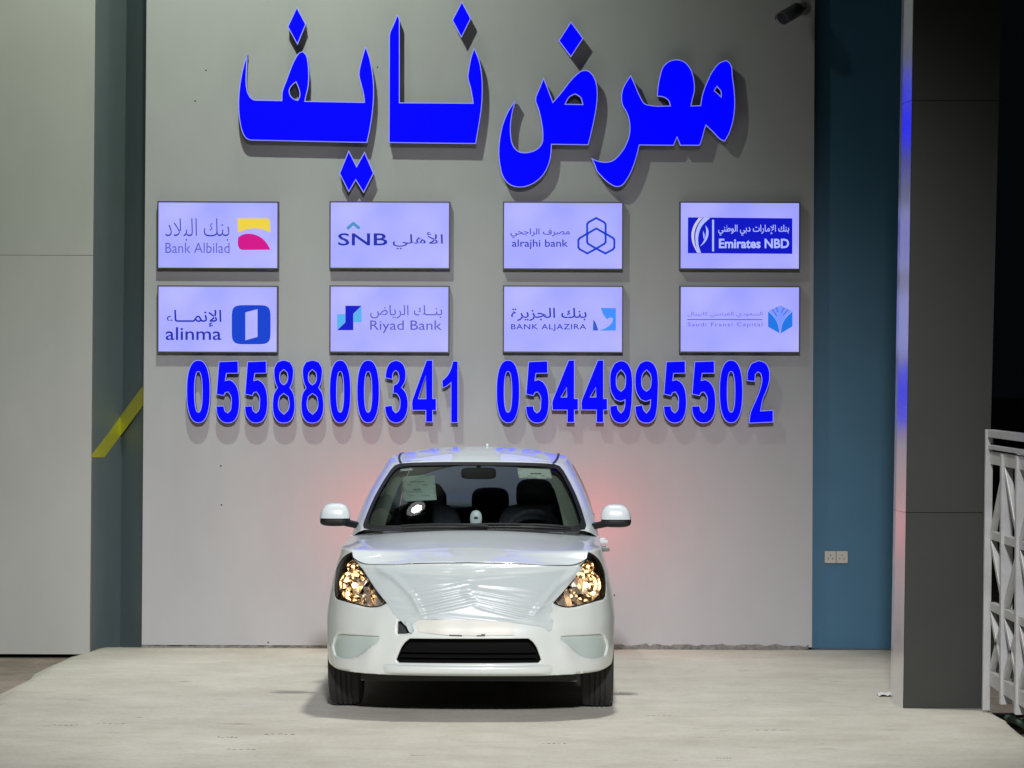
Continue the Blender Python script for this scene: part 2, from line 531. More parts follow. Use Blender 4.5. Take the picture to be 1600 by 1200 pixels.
for q in ((82, 125, 1137, 0.03), (150, 198, 1134, 0.02), (339, 372, 1155, 0.035), (412, 464, 1150, 0.03), (353, 403, 1174, 0.035), (642, 664, 1182, 0.03), (847, 887, 1163, 0.03), (962, 988, 1082, 0.03), (1119, 1144, 1185, 0.03), (640, 652, 1194, 0.02), (1180, 1240, 1141, 0.02), (1010, 1052, 1119, 0.02)):
    scuff(*q)
# ------------------------------------------------------------------ the showroom building
ZT = 8.2
bld = empty('showroom_building', (0, YW, 0), 'pale clad showroom wall with blue and grey recesses behind the white car', 'building')
def bpart(name, mb, m, **k):
    return mb.build(name, m, bld, base=(0, YW, 0), **k)
xa, xb = W(224.5, 600, YW).x, W(1270.5, 600, YW).x
def leanbox(mb, xl, xr, y0, y1, z0, z1, ll=0.0, lr=0.0):
    a0, a1, b0, b1 = xl, xl + ll * (z1 - z0), xr, xr + lr * (z1 - z0)
    mb.add([(a0, y0, z0), (b0, y0, z0), (b0, y1, z0), (a0, y1, z0), (a1, y0, z1), (b1, y0, z1), (b1, y1, z1), (a1, y1, z1)],
           [(0, 3, 2, 1), (4, 5, 6, 7), (0, 1, 5, 4), (1, 2, 6, 5), (2, 3, 7, 6), (3, 0, 4, 7)])
    return mb
xa0, xa1 = W(221, 1010, YW).x, W(229, 0, YW).x
zz0, zz1 = W(221, 1010, YW).z, W(229, 0, YW).z
bpart('facade_wall', leanbox(MB(), xa0, W(1269, 1015, YW).x, YW, YW + 0.55, 0.018, ZT, (xa1 - xa0) / (zz1 - zz0), 0.0005), M['wall'], bevel=0.003)
YS = YW + 0.70
xs_r = (-3.1, xa0 + 0.25)
YP = YW - 0.06
kx0, kx1 = 139.0, 189.0
kx2 = 226.0
def cheek(px):
    if px <= kx1: return YP + (YS - YP) * max(0.0, (px - kx0) / (kx1 - kx0))
    return YS + (YW + 0.015 - YS) * min(1.0, (px - kx1) / (kx2 - kx1))
def ck(px, z):
    Y = cheek(px)
    lean = 7.0 * (z - 0.06) / 4.6                                  # follows the lean of the neighbouring edges
    return ((px + lean - 800) * Y / F + 0.0, Y, z)
mb = MB()
q = [ck(p, z) for z in (-0.05, ZT) for p in (kx0, kx1, kx2)]
q = q[:3] + [(q[2][0], YS + 0.3, -0.05), (q[0][0], YS + 0.3, -0.05)] + q[3:6] + [(q[5][0], YS + 0.3, ZT), (q[3][0], YS + 0.3, ZT)]
mb.add(q, [(0, 1, 6, 5), (1, 2, 7, 6), (2, 3, 8, 7), (3, 4, 9, 8), (4, 0, 5, 9), (4, 3, 2, 1, 0), (5, 6, 7, 8, 9)])
bpart('recess_wall', mb, M['strip'])
def stripe_z(px, lo):                                              # photo row of the stripe's edges
    return 714.7 - max(0, px - (162.7 if lo else 140.5)) * 1.345
for a, b in ((140.5, 162.7), (162.7, kx1 - 1.6), (kx1 - 1.6, 228)):
    def pt(px, py):
        Y = cheek(px - 1.6)
        v = W(px, py, Y)
        return v
    qs = [(a, stripe_z(a, 1)), (b, stripe_z(b, 1)), (b, stripe_z(b, 0)), (a, stripe_z(a, 0) - (0.01 if a < 141 else 0))]
    fv = [pt(*p) + Vector((0.003, -0.004, 0)) for p in qs]
    bv = [pt(*p) + Vector((-0.002, 0.002, 0)) for p in qs]
    bpart('yellow_stripe', MB().add(fv + bv, [(0, 1, 2, 3), (7, 6, 5, 4), (0, 4, 5, 1), (1, 5, 6, 2), (2, 6, 7, 3), (3, 7, 4, 0)]), M['yellow'])
# left wall: two storeys of cladding with a joint at the photo's row 400
YP = YW - 0.06
zj = W(70, 399, YP).z
xp = W(140, 1018, YP).x
ll = (W(149, 0, YP).x - xp) / (W(149, 0, YP).z - W(140, 1018, YP).z)
bpart('side_wall_panel', leanbox(MB(), -14, xp, YP, YP + 0.5, -0.045, zj - 0.001, 0, ll), M['wall_side'], bevel=0.003)
bpart('side_wall_panel', leanbox(MB(), -14, xp + ll * (zj + 0.05), YP, YP + 0.5, zj + 0.001, ZT, 0, ll), M['wall_side'], bevel=0.003)
bpart('panel_joint', MB().box((-13.9, YP + 0.006, zj - 0.01), (xp - 0.03, YP + 0.3, zj + 0.01)), M['dark'])
# blue recess on the right
YB = YW + 0.13
xbr = W(1269, 1015, YW).x
bpart('blue_wall_plinth', MB().box((xbr - 0.2, YW + 0.013, -0.08), (3.05, YB + 0.4, -0.0005)), M['mortar'])
bpart('recess_floor', MB().box((xs_r[0], YW + 0.013, -0.08), (xs_r[1], YS + 0.05, -0.05)), M['mortar'])
xbr = W(1269, 1015, YW).x
bpart('blue_wall', MB().box((xbr - 0.2, YB, 0.0), (3.05, YB + 0.4, ZT)), M['bluewall'])
# ragged mortar line under the white wall
mo = MB()
rr = random.Random(11)
x = xa0
vs, fs = [], []
while x < xbr:
    right = x > 0.7
    h = (0.022 + rr.random() * 0.022) if right else (0.010 + rr.random() * 0.012)
    d = 0.006 + rr.random() * (0.018 if right else 0.008)
    vs += [(x, YW + 0.03, -0.01), (x, YW - d, -0.01), (x, YW - d * 0.7, h * 0.6), (x, YW - 0.001 - d * 0.2, h), (x, YW + 0.03, h * 0.9)]
    x += 0.02 + rr.random() * 0.05
k = len(vs) // 5
fs = [(i * 5 + j, i * 5 + j + 1, (i + 1) * 5 + j + 1, (i + 1) * 5 + j) for i in range(k - 1) for j in range(4)]
mo.add(vs, fs)
bpart('mortar_line', mo, M['mortar'], outward=False)

for px, py in ((345, 728), (346, 789), (419, 1004), (305, 158), (322, 110), (590, 105), (1197, 655), (960, 930)):
    v = W(px, py, YW)
    bpart('screw', MB().ellipsoid((v.x, YW, v.z), (0.006, 0.003, 0.006), 8, 6), M['dark'])

# ------------------------------------------------------------------ charcoal pillar
YC = 18.86
pil = empty('pillar', (W(1470, 1105, YC).x, YC, 0), 'dark charcoal clad pillar with silver left edge beside the blue recess', 'pillar')
def ppart(name, mb, m, **k):
    return mb.build(name, m, pil, base=pil.location, **k)
def px_edge(xbot, xtop, ybot=1105):
    a, b = W(xbot, ybot, YC), W(xtop, 0, YC)
    return a.x, (b.x - a.x) / (b.z - a.z)
e1, s1 = px_edge(1411.5, 1427)
e2, s2 = px_edge(1537.5, 1565)
joints = [W(1470, 801, YC).z, W(1470, 157, YC).z]
zs = [0.0] + joints + [ZT]
for i in range(3):
    z0, z1 = zs[i] + (0.001 if i else 0), zs[i + 1] - 0.001
    ppart('cladding_panel', leanbox(MB(), e1 + s1 * z0, e2 + s2 * z0, YC, YC + 0.47, z0, z1, s1, s2), M['pillar'], bevel=0.002)
_a, _b = W(1395, 1099, YC + 0.25), W(1412.5, 0, YC + 0.25)
e0, s0 = _a.x, (_b.x - _a.x) / (_b.z - _a.z)
sid = []
for i in range(3):
    z0, z1 = zs[i] + (0.001 if i else 0), zs[i + 1] - 0.001
    mb = MB()
    q = []
    for z in (z0, z1):
        q += [(e1 + s1 * z - 0.0015, YC + 0.002, z), (e0 + s0 * z, YC + 0.25, z), (e0 + s0 * z + 0.012, YC + 0.47, z), (e1 + s1 * z - 0.0015, YC + 0.47, z)]
    mb.add(q, [(0, 3, 2, 1), (4, 5, 6, 7), (0, 1, 5, 4), (1, 2, 6, 5), (2, 3, 7, 6), (3, 0, 4, 7)])
    ppart('edge_panel', mb, M['pillar_edge'])
ppart('core', leanbox(MB(), e1 + 0.02, e2 - 0.02, YC + 0.02, YC + 0.45, 0.01, ZT - 0.01, s1, s2), M['dark'])

# ------------------------------------------------------------------ channel letters
YL, DL = YW - 0.125, 0.105            # front face of the letters, depth of the returns
def channel(name, label, group, loops, rim=1.3, dep=DL, yl=YL, cat='sign letter'):
    zmin = max(y for l in loops for _, y in l)
    cx = sum(x for x, _ in loops[0]) / len(loops[0])
    base = W(cx, zmin, yl)
    base.y = YW
    root = empty(name, base, label, cat, group)
    mb = prism(MB(), loops, lambda x, y: W(x, y, yl), lambda x, y: W(x, y, yl) + Vector((0, 0.012, 0)))
    mb.build('rim', M['led_rim'], root, base=base)
    inn = [inset(l, rim) if i == 0 else inset(l, -rim) for i, l in enumerate(loops)]
    prism(MB(), inn, lambda x, y: W(x, y, yl - 0.004), lambda x, y: W(x, y, yl - 0.0005)).build('face', M['led_blue'], root, base=base)
    inn = [inset(l, 0.5) if i == 0 else inset(l, -0.5) for i, l in enumerate(loops)]
    prism(MB(), inn, lambda x, y: W(x, y, yl) + Vector((0, 0.0125, 0)), lambda x, y: W(x, y, yl) + Vector((0, dep, 0))).build('return', M['letter_back'], root, base=base)
    for k in range(2):                      # spacer studs to the wall
        i = (k * len(loops[0])) // 2
        p = np.array(inset(loops[0], 6)[i])
        a = W(p[0], p[1], yl)
        MB().bar((a.x, yl + dep - 0.01, a.z), (a.x, YW, a.z), 0.012).build('stud', M['letter_back'], root, base=base)
    return root

Z1, Z2, ZS = (340, 0), (760, 0), 1600 / 440
AR = [
 ('sign_letter', 'large blue Arabic letters of the left word with looped middle and upturned left end', Z1,
  [[(170, 308), (166, 400), (165, 480), (175, 530), (193, 557), (215, 567), (363, 570), (366, 520), (385, 468), (410, 400), (440, 332), (464, 299), (485, 291), (505, 312), (516, 360), (520, 430), (515, 500), (504, 545), (498, 574), (832, 580), (829, 545), (815, 485), (801, 425), (812, 360), (828, 300), (840, 260), (860, 310), (878, 390), (888, 480), (888, 560), (880, 650), (866, 740), (850, 812), (190, 798), (160, 785), (138, 745), (125, 690), (118, 620), (120, 530), (130, 450), (145, 380), (158, 335)],
   [(445, 468), (460, 505), (465, 545), (455, 568), (432, 560), (412, 535), (410, 508), (425, 485)]]),
 ('sign_letter', 'large blue joined Arabic letters with the tallest upright stroke mid sign', Z1,
  [[(1020, 82), (1002, 130), (974, 205), (972, 812), (1468, 818), (1485, 720), (1500, 620), (1506, 520), (1503, 430), (1488, 345), (1458, 270), (1443, 310), (1425, 395), (1420, 440), (1435, 500), (1450, 585), (1035, 582), (1035, 115), (1029, 95)]]),
 ('sign_dot', 'glowing blue diamond dot above the looped letter at the left of the sign', Z1, [[(450, 38), (503, 137), (454, 256), (397, 152)]]),
 ('sign_dot', 'glowing blue diamond dot at the very top of the sign, right of the tallest stroke', Z1, [[(1388, 6), (1440, 105), (1385, 216), (1332, 115)]]),
 ('sign_dot', 'glowing blue pair of joined diamond dots hanging below the left word', Z1, [[(745, 853), (790, 943), (835, 860), (888, 984), (830, 1098), (785, 1025), (745, 1093), (691, 985)]]),
 ('sign_letter', 'glowing blue Arabic letter with a deep hook to the left and a small window', Z2,
  [[(172, 563), (152, 625), (140, 700), (140, 770), (155, 830), (185, 860), (230, 865), (280, 850), (313, 815), (318, 760), (310, 690), (292, 615), (277, 572), (300, 500), (325, 440), (345, 490), (378, 578), (420, 530), (470, 465), (510, 423), (545, 400), (575, 400), (605, 425), (625, 470), (632, 540), (625, 620), (610, 700), (594, 770), (580, 825), (372, 822), (365, 900), (340, 970), (300, 1020), (250, 1052), (190, 1065), (135, 1052), (95, 1010), (75, 940), (68, 870), (75, 780), (100, 680), (138, 605)],
   [(450, 590), (475, 550), (505, 536), (533, 555), (545, 592)]]),
 ('sign_dot', 'glowing blue diamond dot above the hooked letter right of the sign centre', Z2, [[(480, 122), (551, 218), (480, 326), (409, 232)]]),
 ('sign_letter', 'large blue joined Arabic letters at the right end, tail sweeping down left', Z2,
  [[(595, 897), (632, 913), (680, 920), (715, 912), (760, 870), (800, 800), (812, 750), (810, 690), (795, 640), (772, 600), (765, 550), (775, 500), (800, 455), (820, 425), (845, 480), (878, 555), (900, 588), (935, 598), (1042, 600), (1035, 575), (1010, 555), (968, 548), (972, 500), (985, 430), (1005, 375), (1040, 346), (1085, 338), (1125, 350), (1160, 390), (1180, 450), (1183, 520), (1172, 565), (1165, 600), (1215, 598), (1225, 540), (1250, 470), (1285, 400), (1325, 355), (1365, 341), (1387, 362), (1400, 440), (1412, 540), (1412, 620), (1400, 700), (1380, 760), (1355, 805), (1330, 795), (1290, 755), (1248, 715), (1240, 740), (1227, 790), (1213, 828), (1100, 828), (1083, 783), (1065, 828), (870, 826), (860, 870), (835, 950), (800, 1020), (770, 1055), (740, 1063), (700, 1045), (650, 1000), (625, 970), (615, 940)],
   [(1310, 495), (1330, 520), (1332, 548), (1315, 530), (1297, 515)]]),
]
for name, lab, org, loops in AR:
    lp = [smooth_loop(offs(org, l, ZS), 3) for l in loops]
    channel(name, lab, None, lp, cat='sign letter' if name == 'sign_letter' else 'sign dot')

def sell(cx, cy_, rx, ry, p=2.4, n=36):
    out = []
    for k in range(n):
        a = 2 * math.pi * k / n
        c, s_ = math.cos(a), math.sin(a)
        out.append((cx + rx * math.copysign(abs(c) ** (2 / p), c), cy_ + ry * math.copysign(abs(s_) ** (2 / p), s_)))
    return out
DG = {
 '0': [sell(64, 168, 64, 168), sell(64, 170, 19, 107, 2.3)],
 '8': [[(60, 0), (95, 10), (112, 42), (113, 82), (106, 122), (95, 148), (112, 175), (120, 215), (120, 265), (110, 305), (90, 330), (60, 337), (30, 330), (10, 305), (0, 265), (0, 215), (8, 175), (25, 148), (14, 122), (7, 82), (8, 42), (25, 10)],
       [(60, 53), (77, 68), (80, 93), (73, 120), (60, 131), (47, 120), (40, 93), (43, 68)], [(60, 180), (82, 196), (88, 232), (81, 266), (61, 287), (40, 266), (33, 232), (40, 196)]],
 '5': [[(16, 8), (120, 4), (121, 72), (58, 73), (53, 108), (72, 103), (95, 116), (116, 148), (126, 200), (126, 250), (115, 300), (95, 328), (65, 337), (35, 330), (10, 300), (0, 245), (44, 243), (50, 270), (63, 280), (75, 268), (80, 235), (78, 192), (65, 172), (52, 175), (44, 192), (2, 183)]],
 '3': [[(3, 96), (10, 50), (28, 15), (60, 0), (92, 12), (112, 45), (116, 85), (110, 120), (94, 146), (115, 172), (127, 215), (125, 265), (112, 305), (88, 330), (60, 337), (30, 325), (10, 295), (0, 246), (43, 240), (49, 268), (61, 280), (75, 268), (82, 238), (78, 200), (65, 180), (45, 178), (47, 133), (62, 128), (74, 112), (76, 85), (71, 65), (60, 58), (49, 70), (45, 105)]],
 '4': [[(76, 0), (112, 0), (112, 204), (131, 204), (131, 270), (112, 270), (112, 332), (72, 332), (72, 270), (0, 270), (0, 212)], [(73, 84), (73, 205), (36, 205)]],
 'f': [[(86, 0), (120, 0), (120, 204), (140, 204), (140, 268), (120, 268), (120, 334), (78, 334), (78, 268), (0, 268), (0, 214)], [(76, 148), (76, 196), (50, 196)]],
 '1': [[(58, 5), (88, 5), (88, 335), (48, 335), (48, 124), (26, 142), (3, 150), (0, 110), (22, 90), (42, 60)]],
 '9': [[(60, 3), (92, 12), (115, 45), (125, 100), (124, 190), (118, 270), (105, 315), (80, 335), (55, 337), (25, 325), (5, 290), (0, 245), (42, 238), (48, 265), (62, 280), (76, 262), (82, 214), (60, 222), (30, 212), (8, 175), (0, 120), (5, 60), (25, 18)],
       [(62, 55), (80, 75), (85, 115), (78, 150), (62, 165), (45, 150), (38, 110), (44, 75)]],
 '2': [[(2, 112), (5, 60), (25, 18), (65, 2), (100, 15), (120, 50), (123, 100), (112, 150), (88, 210), (76, 270), (142, 266), (142, 332), (12, 338), (20, 280), (45, 220), (72, 150), (80, 100), (73, 72), (60, 66), (48, 78), (46, 116)]],
}
DS = 1600 / 470
WORD = ['first', 'second', 'third', 'fourth', 'fifth', 'sixth', 'seventh', 'eighth', 'ninth', 'tenth']
def phone(org, seq, side):
    for i, (c, x0, x1) in enumerate(seq):
        src = DG[c]
        wd = max(x for x, _ in src[0])
        loops = []
        for l in src:
            l2 = [(x0 + x * (x1 - x0) / wd, 42 + y) for x, y in l]
            q = offs(org, l2, DS)
            loops.append(smooth_loop(q, 3, 40) if c not in '0' else q)
        ch = '4' if c == 'f' else c
        channel('sign_digit', f'glowing blue digit {ch}, {WORD[i]} from the left end of the {side} phone number', f'blue digits of the {side} phone number', loops, rim=1.0, dep=0.09, yl=YW - 0.11, cat='sign digit')
phone((270, 550), [('0', 72, 200), ('5', 228, 355), ('5', 380, 505), ('8', 530, 650), ('8', 682, 803), ('0', 832, 948), ('0', 978, 1100), ('3', 1125, 1252), ('4', 1272, 1403), ('1', 1430, 1518)], 'left')
phone((760, 550), [('0', 52, 178), ('5', 207, 333), ('f', 350, 490), ('f', 505, 645), ('9', 655, 778), ('9', 789, 915), ('5', 940, 1065), ('5', 1090, 1220), ('0', 1238, 1365), ('2', 1383, 1527)], 'right')

# ------------------------------------------------------------------ Arabic shaping for the built-in font
FORMS = {'ا': ('\uFE8D', '\uFE8E'), 'إ': ('\uFE87', '\uFE88'), 'أ': ('\uFE83', '\uFE84'), 'ء': ('\uFE80',), 'د': ('\uFEA9', '\uFEAA'), 'ر': ('\uFEAD', '\uFEAE'),
         'ز': ('\uFEAF', '\uFEB0'), 'و': ('\uFEED', '\uFEEE'), 'ة': ('\uFE93', '\uFE94')}
for ch, c0 in (('ب', 0xFE8F), ('ت', 0xFE95), ('ج', 0xFE9D), ('ح', 0xFEA1), ('س', 0xFEB1), ('ص', 0xFEB9), ('ض', 0xFEBD), ('ط', 0xFEC1), ('ع', 0xFEC9),
               ('ف', 0xFED1), ('ك', 0xFED9), ('ل', 0xFEDD), ('م', 0xFEE1), ('ن', 0xFEE5), ('ه', 0xFEE9), ('ي', 0xFEF1)):
    FORMS[ch] = tuple(chr(c0 + i) for i in range(4))       # isolated, final, initial, medial
FORMS['ـ'] = ('ـ',) * 4
LA = {'ا': ('\uFEFB', '\uFEFC'), 'أ': ('\uFEF7', '\uFEF8'), 'إ': ('\uFEF9', '\uFEFA')}
def shape_ar(t):
    out = []
    i = 0
    prev = False
    while i < len(t):
        c = t[i]
        if c == ' ':
            out.append(' '); prev = False; i += 1; continue
        if c == 'ل' and i + 1 < len(t) and t[i + 1] in LA:
            out.append(LA[t[i + 1]][1 if prev else 0]); prev = False; i += 2; continue
        f = FORMS[c]
        nxt = i + 1 < len(t) and t[i + 1] in FORMS and len(FORMS[t[i + 1]]) > 1
        dual = len(f) == 4
        k = (1 if prev and len(f) > 1 else 0)
        if dual and nxt: k = 3 if prev else 2
        out.append(f[k])
        prev = dual and nxt
        i += 1
    return ''.join(reversed(out))

def text_mesh(s, bold=0.0, spacing=1.0):
    c = bpy.data.curves.new('lettering', 'FONT')
    c.body = s
    c.resolution_u = 3
    c.offset = bold
    c.space_character = spacing
    c.extrude = 0.01
    o = bpy.data.objects.new('lettering', c)
    COL.objects.link(o)
    bpy.context.view_layer.update()
    me = bpy.data.meshes.new_from_object(o.evaluated_get(bpy.context.evaluated_depsgraph_get()))
    bpy.data.objects.remove(o)
    return me

def lettering(root, base, s, box, m, Y, bold=0.0, spacing=1.0, arabic=False):
    me = text_mesh(shape_ar(s) if arabic else s, bold, spacing)
    co = np.zeros(len(me.vertices) * 3)
    me.vertices.foreach_get('co', co)
    co = co.reshape(-1, 3)
    lo, hi = co.min(0), co.max(0)
    x0, y0, x1, y1 = box
    for v, p in zip(me.vertices, co):
        u, t = (p[0] - lo[0]) / (hi[0] - lo[0]), (p[1] - lo[1]) / (hi[1] - lo[1])
        q = W(x0 + u * (x1 - x0), y1 + t * (y0 - y1), Y - (0.0012 if p[2] > 0 else 0))
        v.co = q - base
    me.materials.clear()
    me.materials.append(m)
    o = bpy.data.objects.new('lettering', me)
    COL.objects.link(o)
    o.parent = root
    return o

# ------------------------------------------------------------------ backlit sign boxes
BD = 0.078
def lightbox(x0, y0, x1, y1, label):
    Y = YW - BD
    base = W((x0 + x1) / 2, y1, Y)
    base.y = YW
    root = empty('light_box', base, label, 'light box', 'backlit sign boxes in two rows')
    a, b = W(x0, y1, Y), W(x1, y0, Y)
    fr = 0.009
    mb = MB()
    mb.box((a.x, Y, a.z), (a.x + fr, YW, b.z)).box((b.x - fr, Y, a.z), (b.x, YW, b.z))
    mb.box((a.x + fr, Y, a.z), (b.x - fr, YW, a.z + fr)).box((a.x + fr, Y, b.z - fr), (b.x - fr, YW, b.z))
    mb.build('frame', M['box_frame'], root, base=base)
    pl = MB().box((a.x + fr * 0.75, Y + 0.004, a.z + fr * 0.75), (b.x - fr * 0.75, Y + 0.012, b.z - fr * 0.75))
    pl.v = [((max(min(x, b.x - fr), a.x + fr)), y, max(min(z, b.z - fr), a.z + fr)) for x, y, z in pl.v]
    pl.build('panel', M['panel'], root, base=base)
    Y2 = Y + 0.0035
    def lg(loops, m, name='logo', lift=0.0, sm=True, corner=48):
        lp = [smooth_loop(l, 3, corner) if sm else l for l in loops]
        return prism(MB(), lp, lambda x, y: W(x, y, Y2 - 0.0015 - lift), lambda x, y: W(x, y, Y2 - lift)).build(name, M[m], root, base=base)
    def tx(s, box, m, **k):
        lift = k.pop('lift', 0.0)
        return lettering(root, base, s, box, M[m], Y2 - 0.0004 - lift, **k)
    def strokes(lines, wd, m, name='logo', lift=0.0):
        mb = MB()
        for ln in lines:
            for p, q in zip(ln[:-1], ln[1:]):
                p, q = np.array(p), np.array(q)
                d = (q - p) / np.linalg.norm(q - p)
                nn = np.array([-d[1], d[0]]) * wd / 2
                p2, q2 = p - d * wd * 0.3, q + d * wd * 0.3
                mb.add([W(*(c), Y2 - 0.0012 - lift) for c in (p2 - nn, q2 - nn, q2 + nn, p2 + nn)], [(0, 1, 2, 3)])
        return mb.build(name, M[m], root, base=base, outward=False)
    return lg, tx, strokes

S3, S4 = 1108 / 240, 1015 / 220
A, B_, C_, D_ = (230, 300), (500, 300), (770, 300), (1050, 300)
def bx(org, s, x0, y0, x1, y1): return (org[0] + x0 / s, org[1] + y0 / s, org[0] + x1 / s, org[1] + y1 / s)

lg, tx, sk = lightbox(245.5, 315, 435.5, 420, 'backlit sign box with yellow and magenta curved logo, top row far left')
tx('بنك البلاد', bx(A, S3, 130, 190, 592, 352), 'ink_indigo', arabic=True, bold=-0.012)
tx('Bank Albilad', bx(A, S3, 132, 366, 594, 440), 'ink_slate', bold=-0.004)
lg([offs(A, [(652, 190), (865, 190), (884, 200), (888, 292), (840, 272), (780, 263), (715, 270), (655, 292)], S3)], 'ink_yellow')
lg([offs(A, [(656, 328), (690, 307), (735, 301), (790, 312), (838, 342), (868, 378), (889, 416), (690, 418), (666, 408), (656, 388)], S3)], 'ink_magenta')
lg, tx, sk = lightbox(245.5, 446.5, 434.5, 551, 'backlit sign box with white door shape on a rounded blue square')
tx('الإنمـــاء', bx(A, S3, 135, 850, 535, 972), 'ink_navy', arabic=True, bold=0.008)
tx('alinma', bx(A, S3, 133, 975, 535, 1068), 'ink_navy', bold=0.006)
lg([offs(A, sell(750, 957, 140, 141, 5.5, 48), S3), offs(A, [(708, 868), (796, 845), (796, 1045), (708, 1070)], S3)], 'ink_blue', sm=False)
lg, tx, sk = lightbox(514.5, 315, 703.5, 420, 'backlit sign box with teal chevron roof over wide navy capitals')
lg([offs(B_, [(190, 256), (240, 213), (291, 254), (281, 272), (240, 240), (203, 275)], S4)], 'ink_teal', sm=False)
tx('SNB', bx(B_, S4, 130, 297, 486, 386), 'ink_navy', bold=0.01)
tx('الأهلي', bx(B_, S4, 525, 290, 886, 412), 'ink_indigo', arabic=True)
lg, tx, sk = lightbox(514.5, 446.5, 702.5, 551, 'backlit sign box with blue and cyan stepped square logo, above the left phone number')
lg([offs(B_, [(183, 820), (300, 820), (240, 878), (240, 996), (124, 996), (183, 940)], S4)], 'ink_royal', sm=False)
lg([offs(B_, [(123, 881), (182, 881), (182, 939), (124, 994)], S4)], 'ink_cyan', sm=False)
lg([offs(B_, [(300, 823), (300, 938), (241, 938), (241, 880)], S4)], 'ink_cyan', sm=False)
tx('بنــك الرياض', bx(B_, S4, 362, 815, 881, 912), 'ink_slate', arabic=True)
tx('Riyad Bank', bx(B_, S4, 362, 926, 877, 1016), 'ink_slate')
lg, tx, sk = lightbox(785.5, 315.5, 974, 421, 'backlit sign box with a blue knot of three interlaced outlined loops')
tx('مصرف الراجحي', bx(C_, S4, 128, 262, 554, 332), 'ink_navy', arabic=True, bold=0.004)
tx('alrajhi bank', bx(C_, S4, 138, 342, 541, 412), 'ink_navy', bold=0.004)
sk([offs(C_, l, S4) for l in ([(680, 300), (680, 232), (690, 218), (745, 188), (802, 218), (813, 232), (813, 300)],
    [(745, 263), (806, 297), (813, 308), (813, 362), (803, 374), (745, 408), (688, 374), (680, 362), (680, 308), (688, 297), (745, 263)],
    [(680, 300), (626, 333), (617, 346), (617, 400), (628, 414), (682, 443), (745, 408)],
    [(813, 300), (868, 333), (876, 346), (876, 400), (866, 414), (812, 443), (745, 408)])], 3.1, 'ink_blue')
lg, tx, sk = lightbox(785.5, 446.5, 974, 551, 'backlit sign box with sky blue square cut by a curved bird shape')
tx('بنك الجزيرة', bx(C_, S4, 132, 835, 676, 930), 'ink_navy', arabic=True, bold=0.006)
tx('BANK ALJAZIRA', bx(C_, S4, 132, 952, 673, 1002), 'ink_navy', bold=0.004, spacing=1.1)
lg([offs(C_, [(779, 835), (887, 838), (887, 998), (768, 999), (830, 972), (862, 935), (868, 912), (852, 905), (822, 916), (797, 884)], S4)], 'ink_sky')
lg([offs(C_, [(725, 918), (742, 945), (762, 998), (722, 998)], S4)], 'ink_deep', sm=False)
lg, tx, sk = lightbox(1061.5, 315.5, 1250.5, 421, 'backlit sign box holding a wide blue rectangle with white swoosh, top row far right')
lg([offs(D_, [(115, 183), (867, 190), (867, 446), (114, 441)], S4)], 'ink_royal', sm=False)
E7 = (1060, 330); S7 = 1600 / 190
lg([offs(E7, [(330, 84), (262, 180), (224, 300), (226, 420), (256, 549), (297, 549), (262, 430), (264, 320), (302, 205), (420, 86)], S7)], 'ink_white', lift=0.0025)
lg([offs(E7, [(268, 86), (205, 180), (172, 290), (180, 400), (210, 480), (247, 547), (262, 549), (222, 450), (207, 350), (216, 260), (255, 165), (318, 86)], S7)], 'ink_beige', lift=0.0025)
lg([offs(E7, [(355, 185), (390, 240), (395, 300), (375, 370), (330, 430), (285, 465), (340, 380), (362, 300), (364, 240)], S7)], 'ink_white', lift=0.0025)
lg([offs(E7, [(325, 255), (346, 320), (338, 375), (328, 340)], S7)], 'ink_white', lift=0.0025)
lg([offs(D_, [(289, 200), (303, 200), (303, 428), (289, 428)], S4)], 'ink_white', sm=False, name='divider', lift=0.0025)
tx('بنك الإمارات دبي الوطني', bx(D_, S4, 333, 236, 844, 314), 'ink_white', arabic=True, bold=0.015, lift=0.0025)
tx('Emirates NBD', bx(D_, S4, 338, 337, 844, 406), 'ink_white', bold=0.03, lift=0.0025)
lg, tx, sk = lightbox(1061.5, 447, 1250.5, 551, 'backlit sign box with faint lilac lettering and a blue hexagon open like a book')
tx('السعودي الفرنسي كابيتال', bx(D_, S4, 112, 864, 652, 905), 'ink_pale', arabic=True)
tx('Saudi Fransi Capital', bx(D_, S4, 112, 940, 652, 978), 'ink_pale', spacing=1.15)
lg([offs(D_, [(110, 917), (652, 918), (652, 923), (110, 922)], S4)], 'ink_indigo', sm=False, name='divider')
E8 = (1060, 460)
lg([offs(E8, [(1180, 222), (1250, 290), (1305, 385), (1332, 512), (1180, 425)], S7)], 'ink_azure')
lg([offs(E8, [(1500, 225), (1430, 290), (1370, 385), (1345, 514), (1500, 420)], S7)], 'ink_azure')
lg([offs(E8, [(1340, 145), (1490, 218), (1424, 284), (1364, 382), (1338, 495), (1311, 380), (1256, 285), (1190, 216)], S7)], 'ink_fold', sm=False)
sk([offs(E8, l, S7) for l in ([(1237, 200), (1290, 278)], [(1285, 172), (1312, 232)], [(1390, 175), (1352, 240)], [(1442, 205), (1380, 272)])], 1.6, 'ink_rib', lift=0.002)

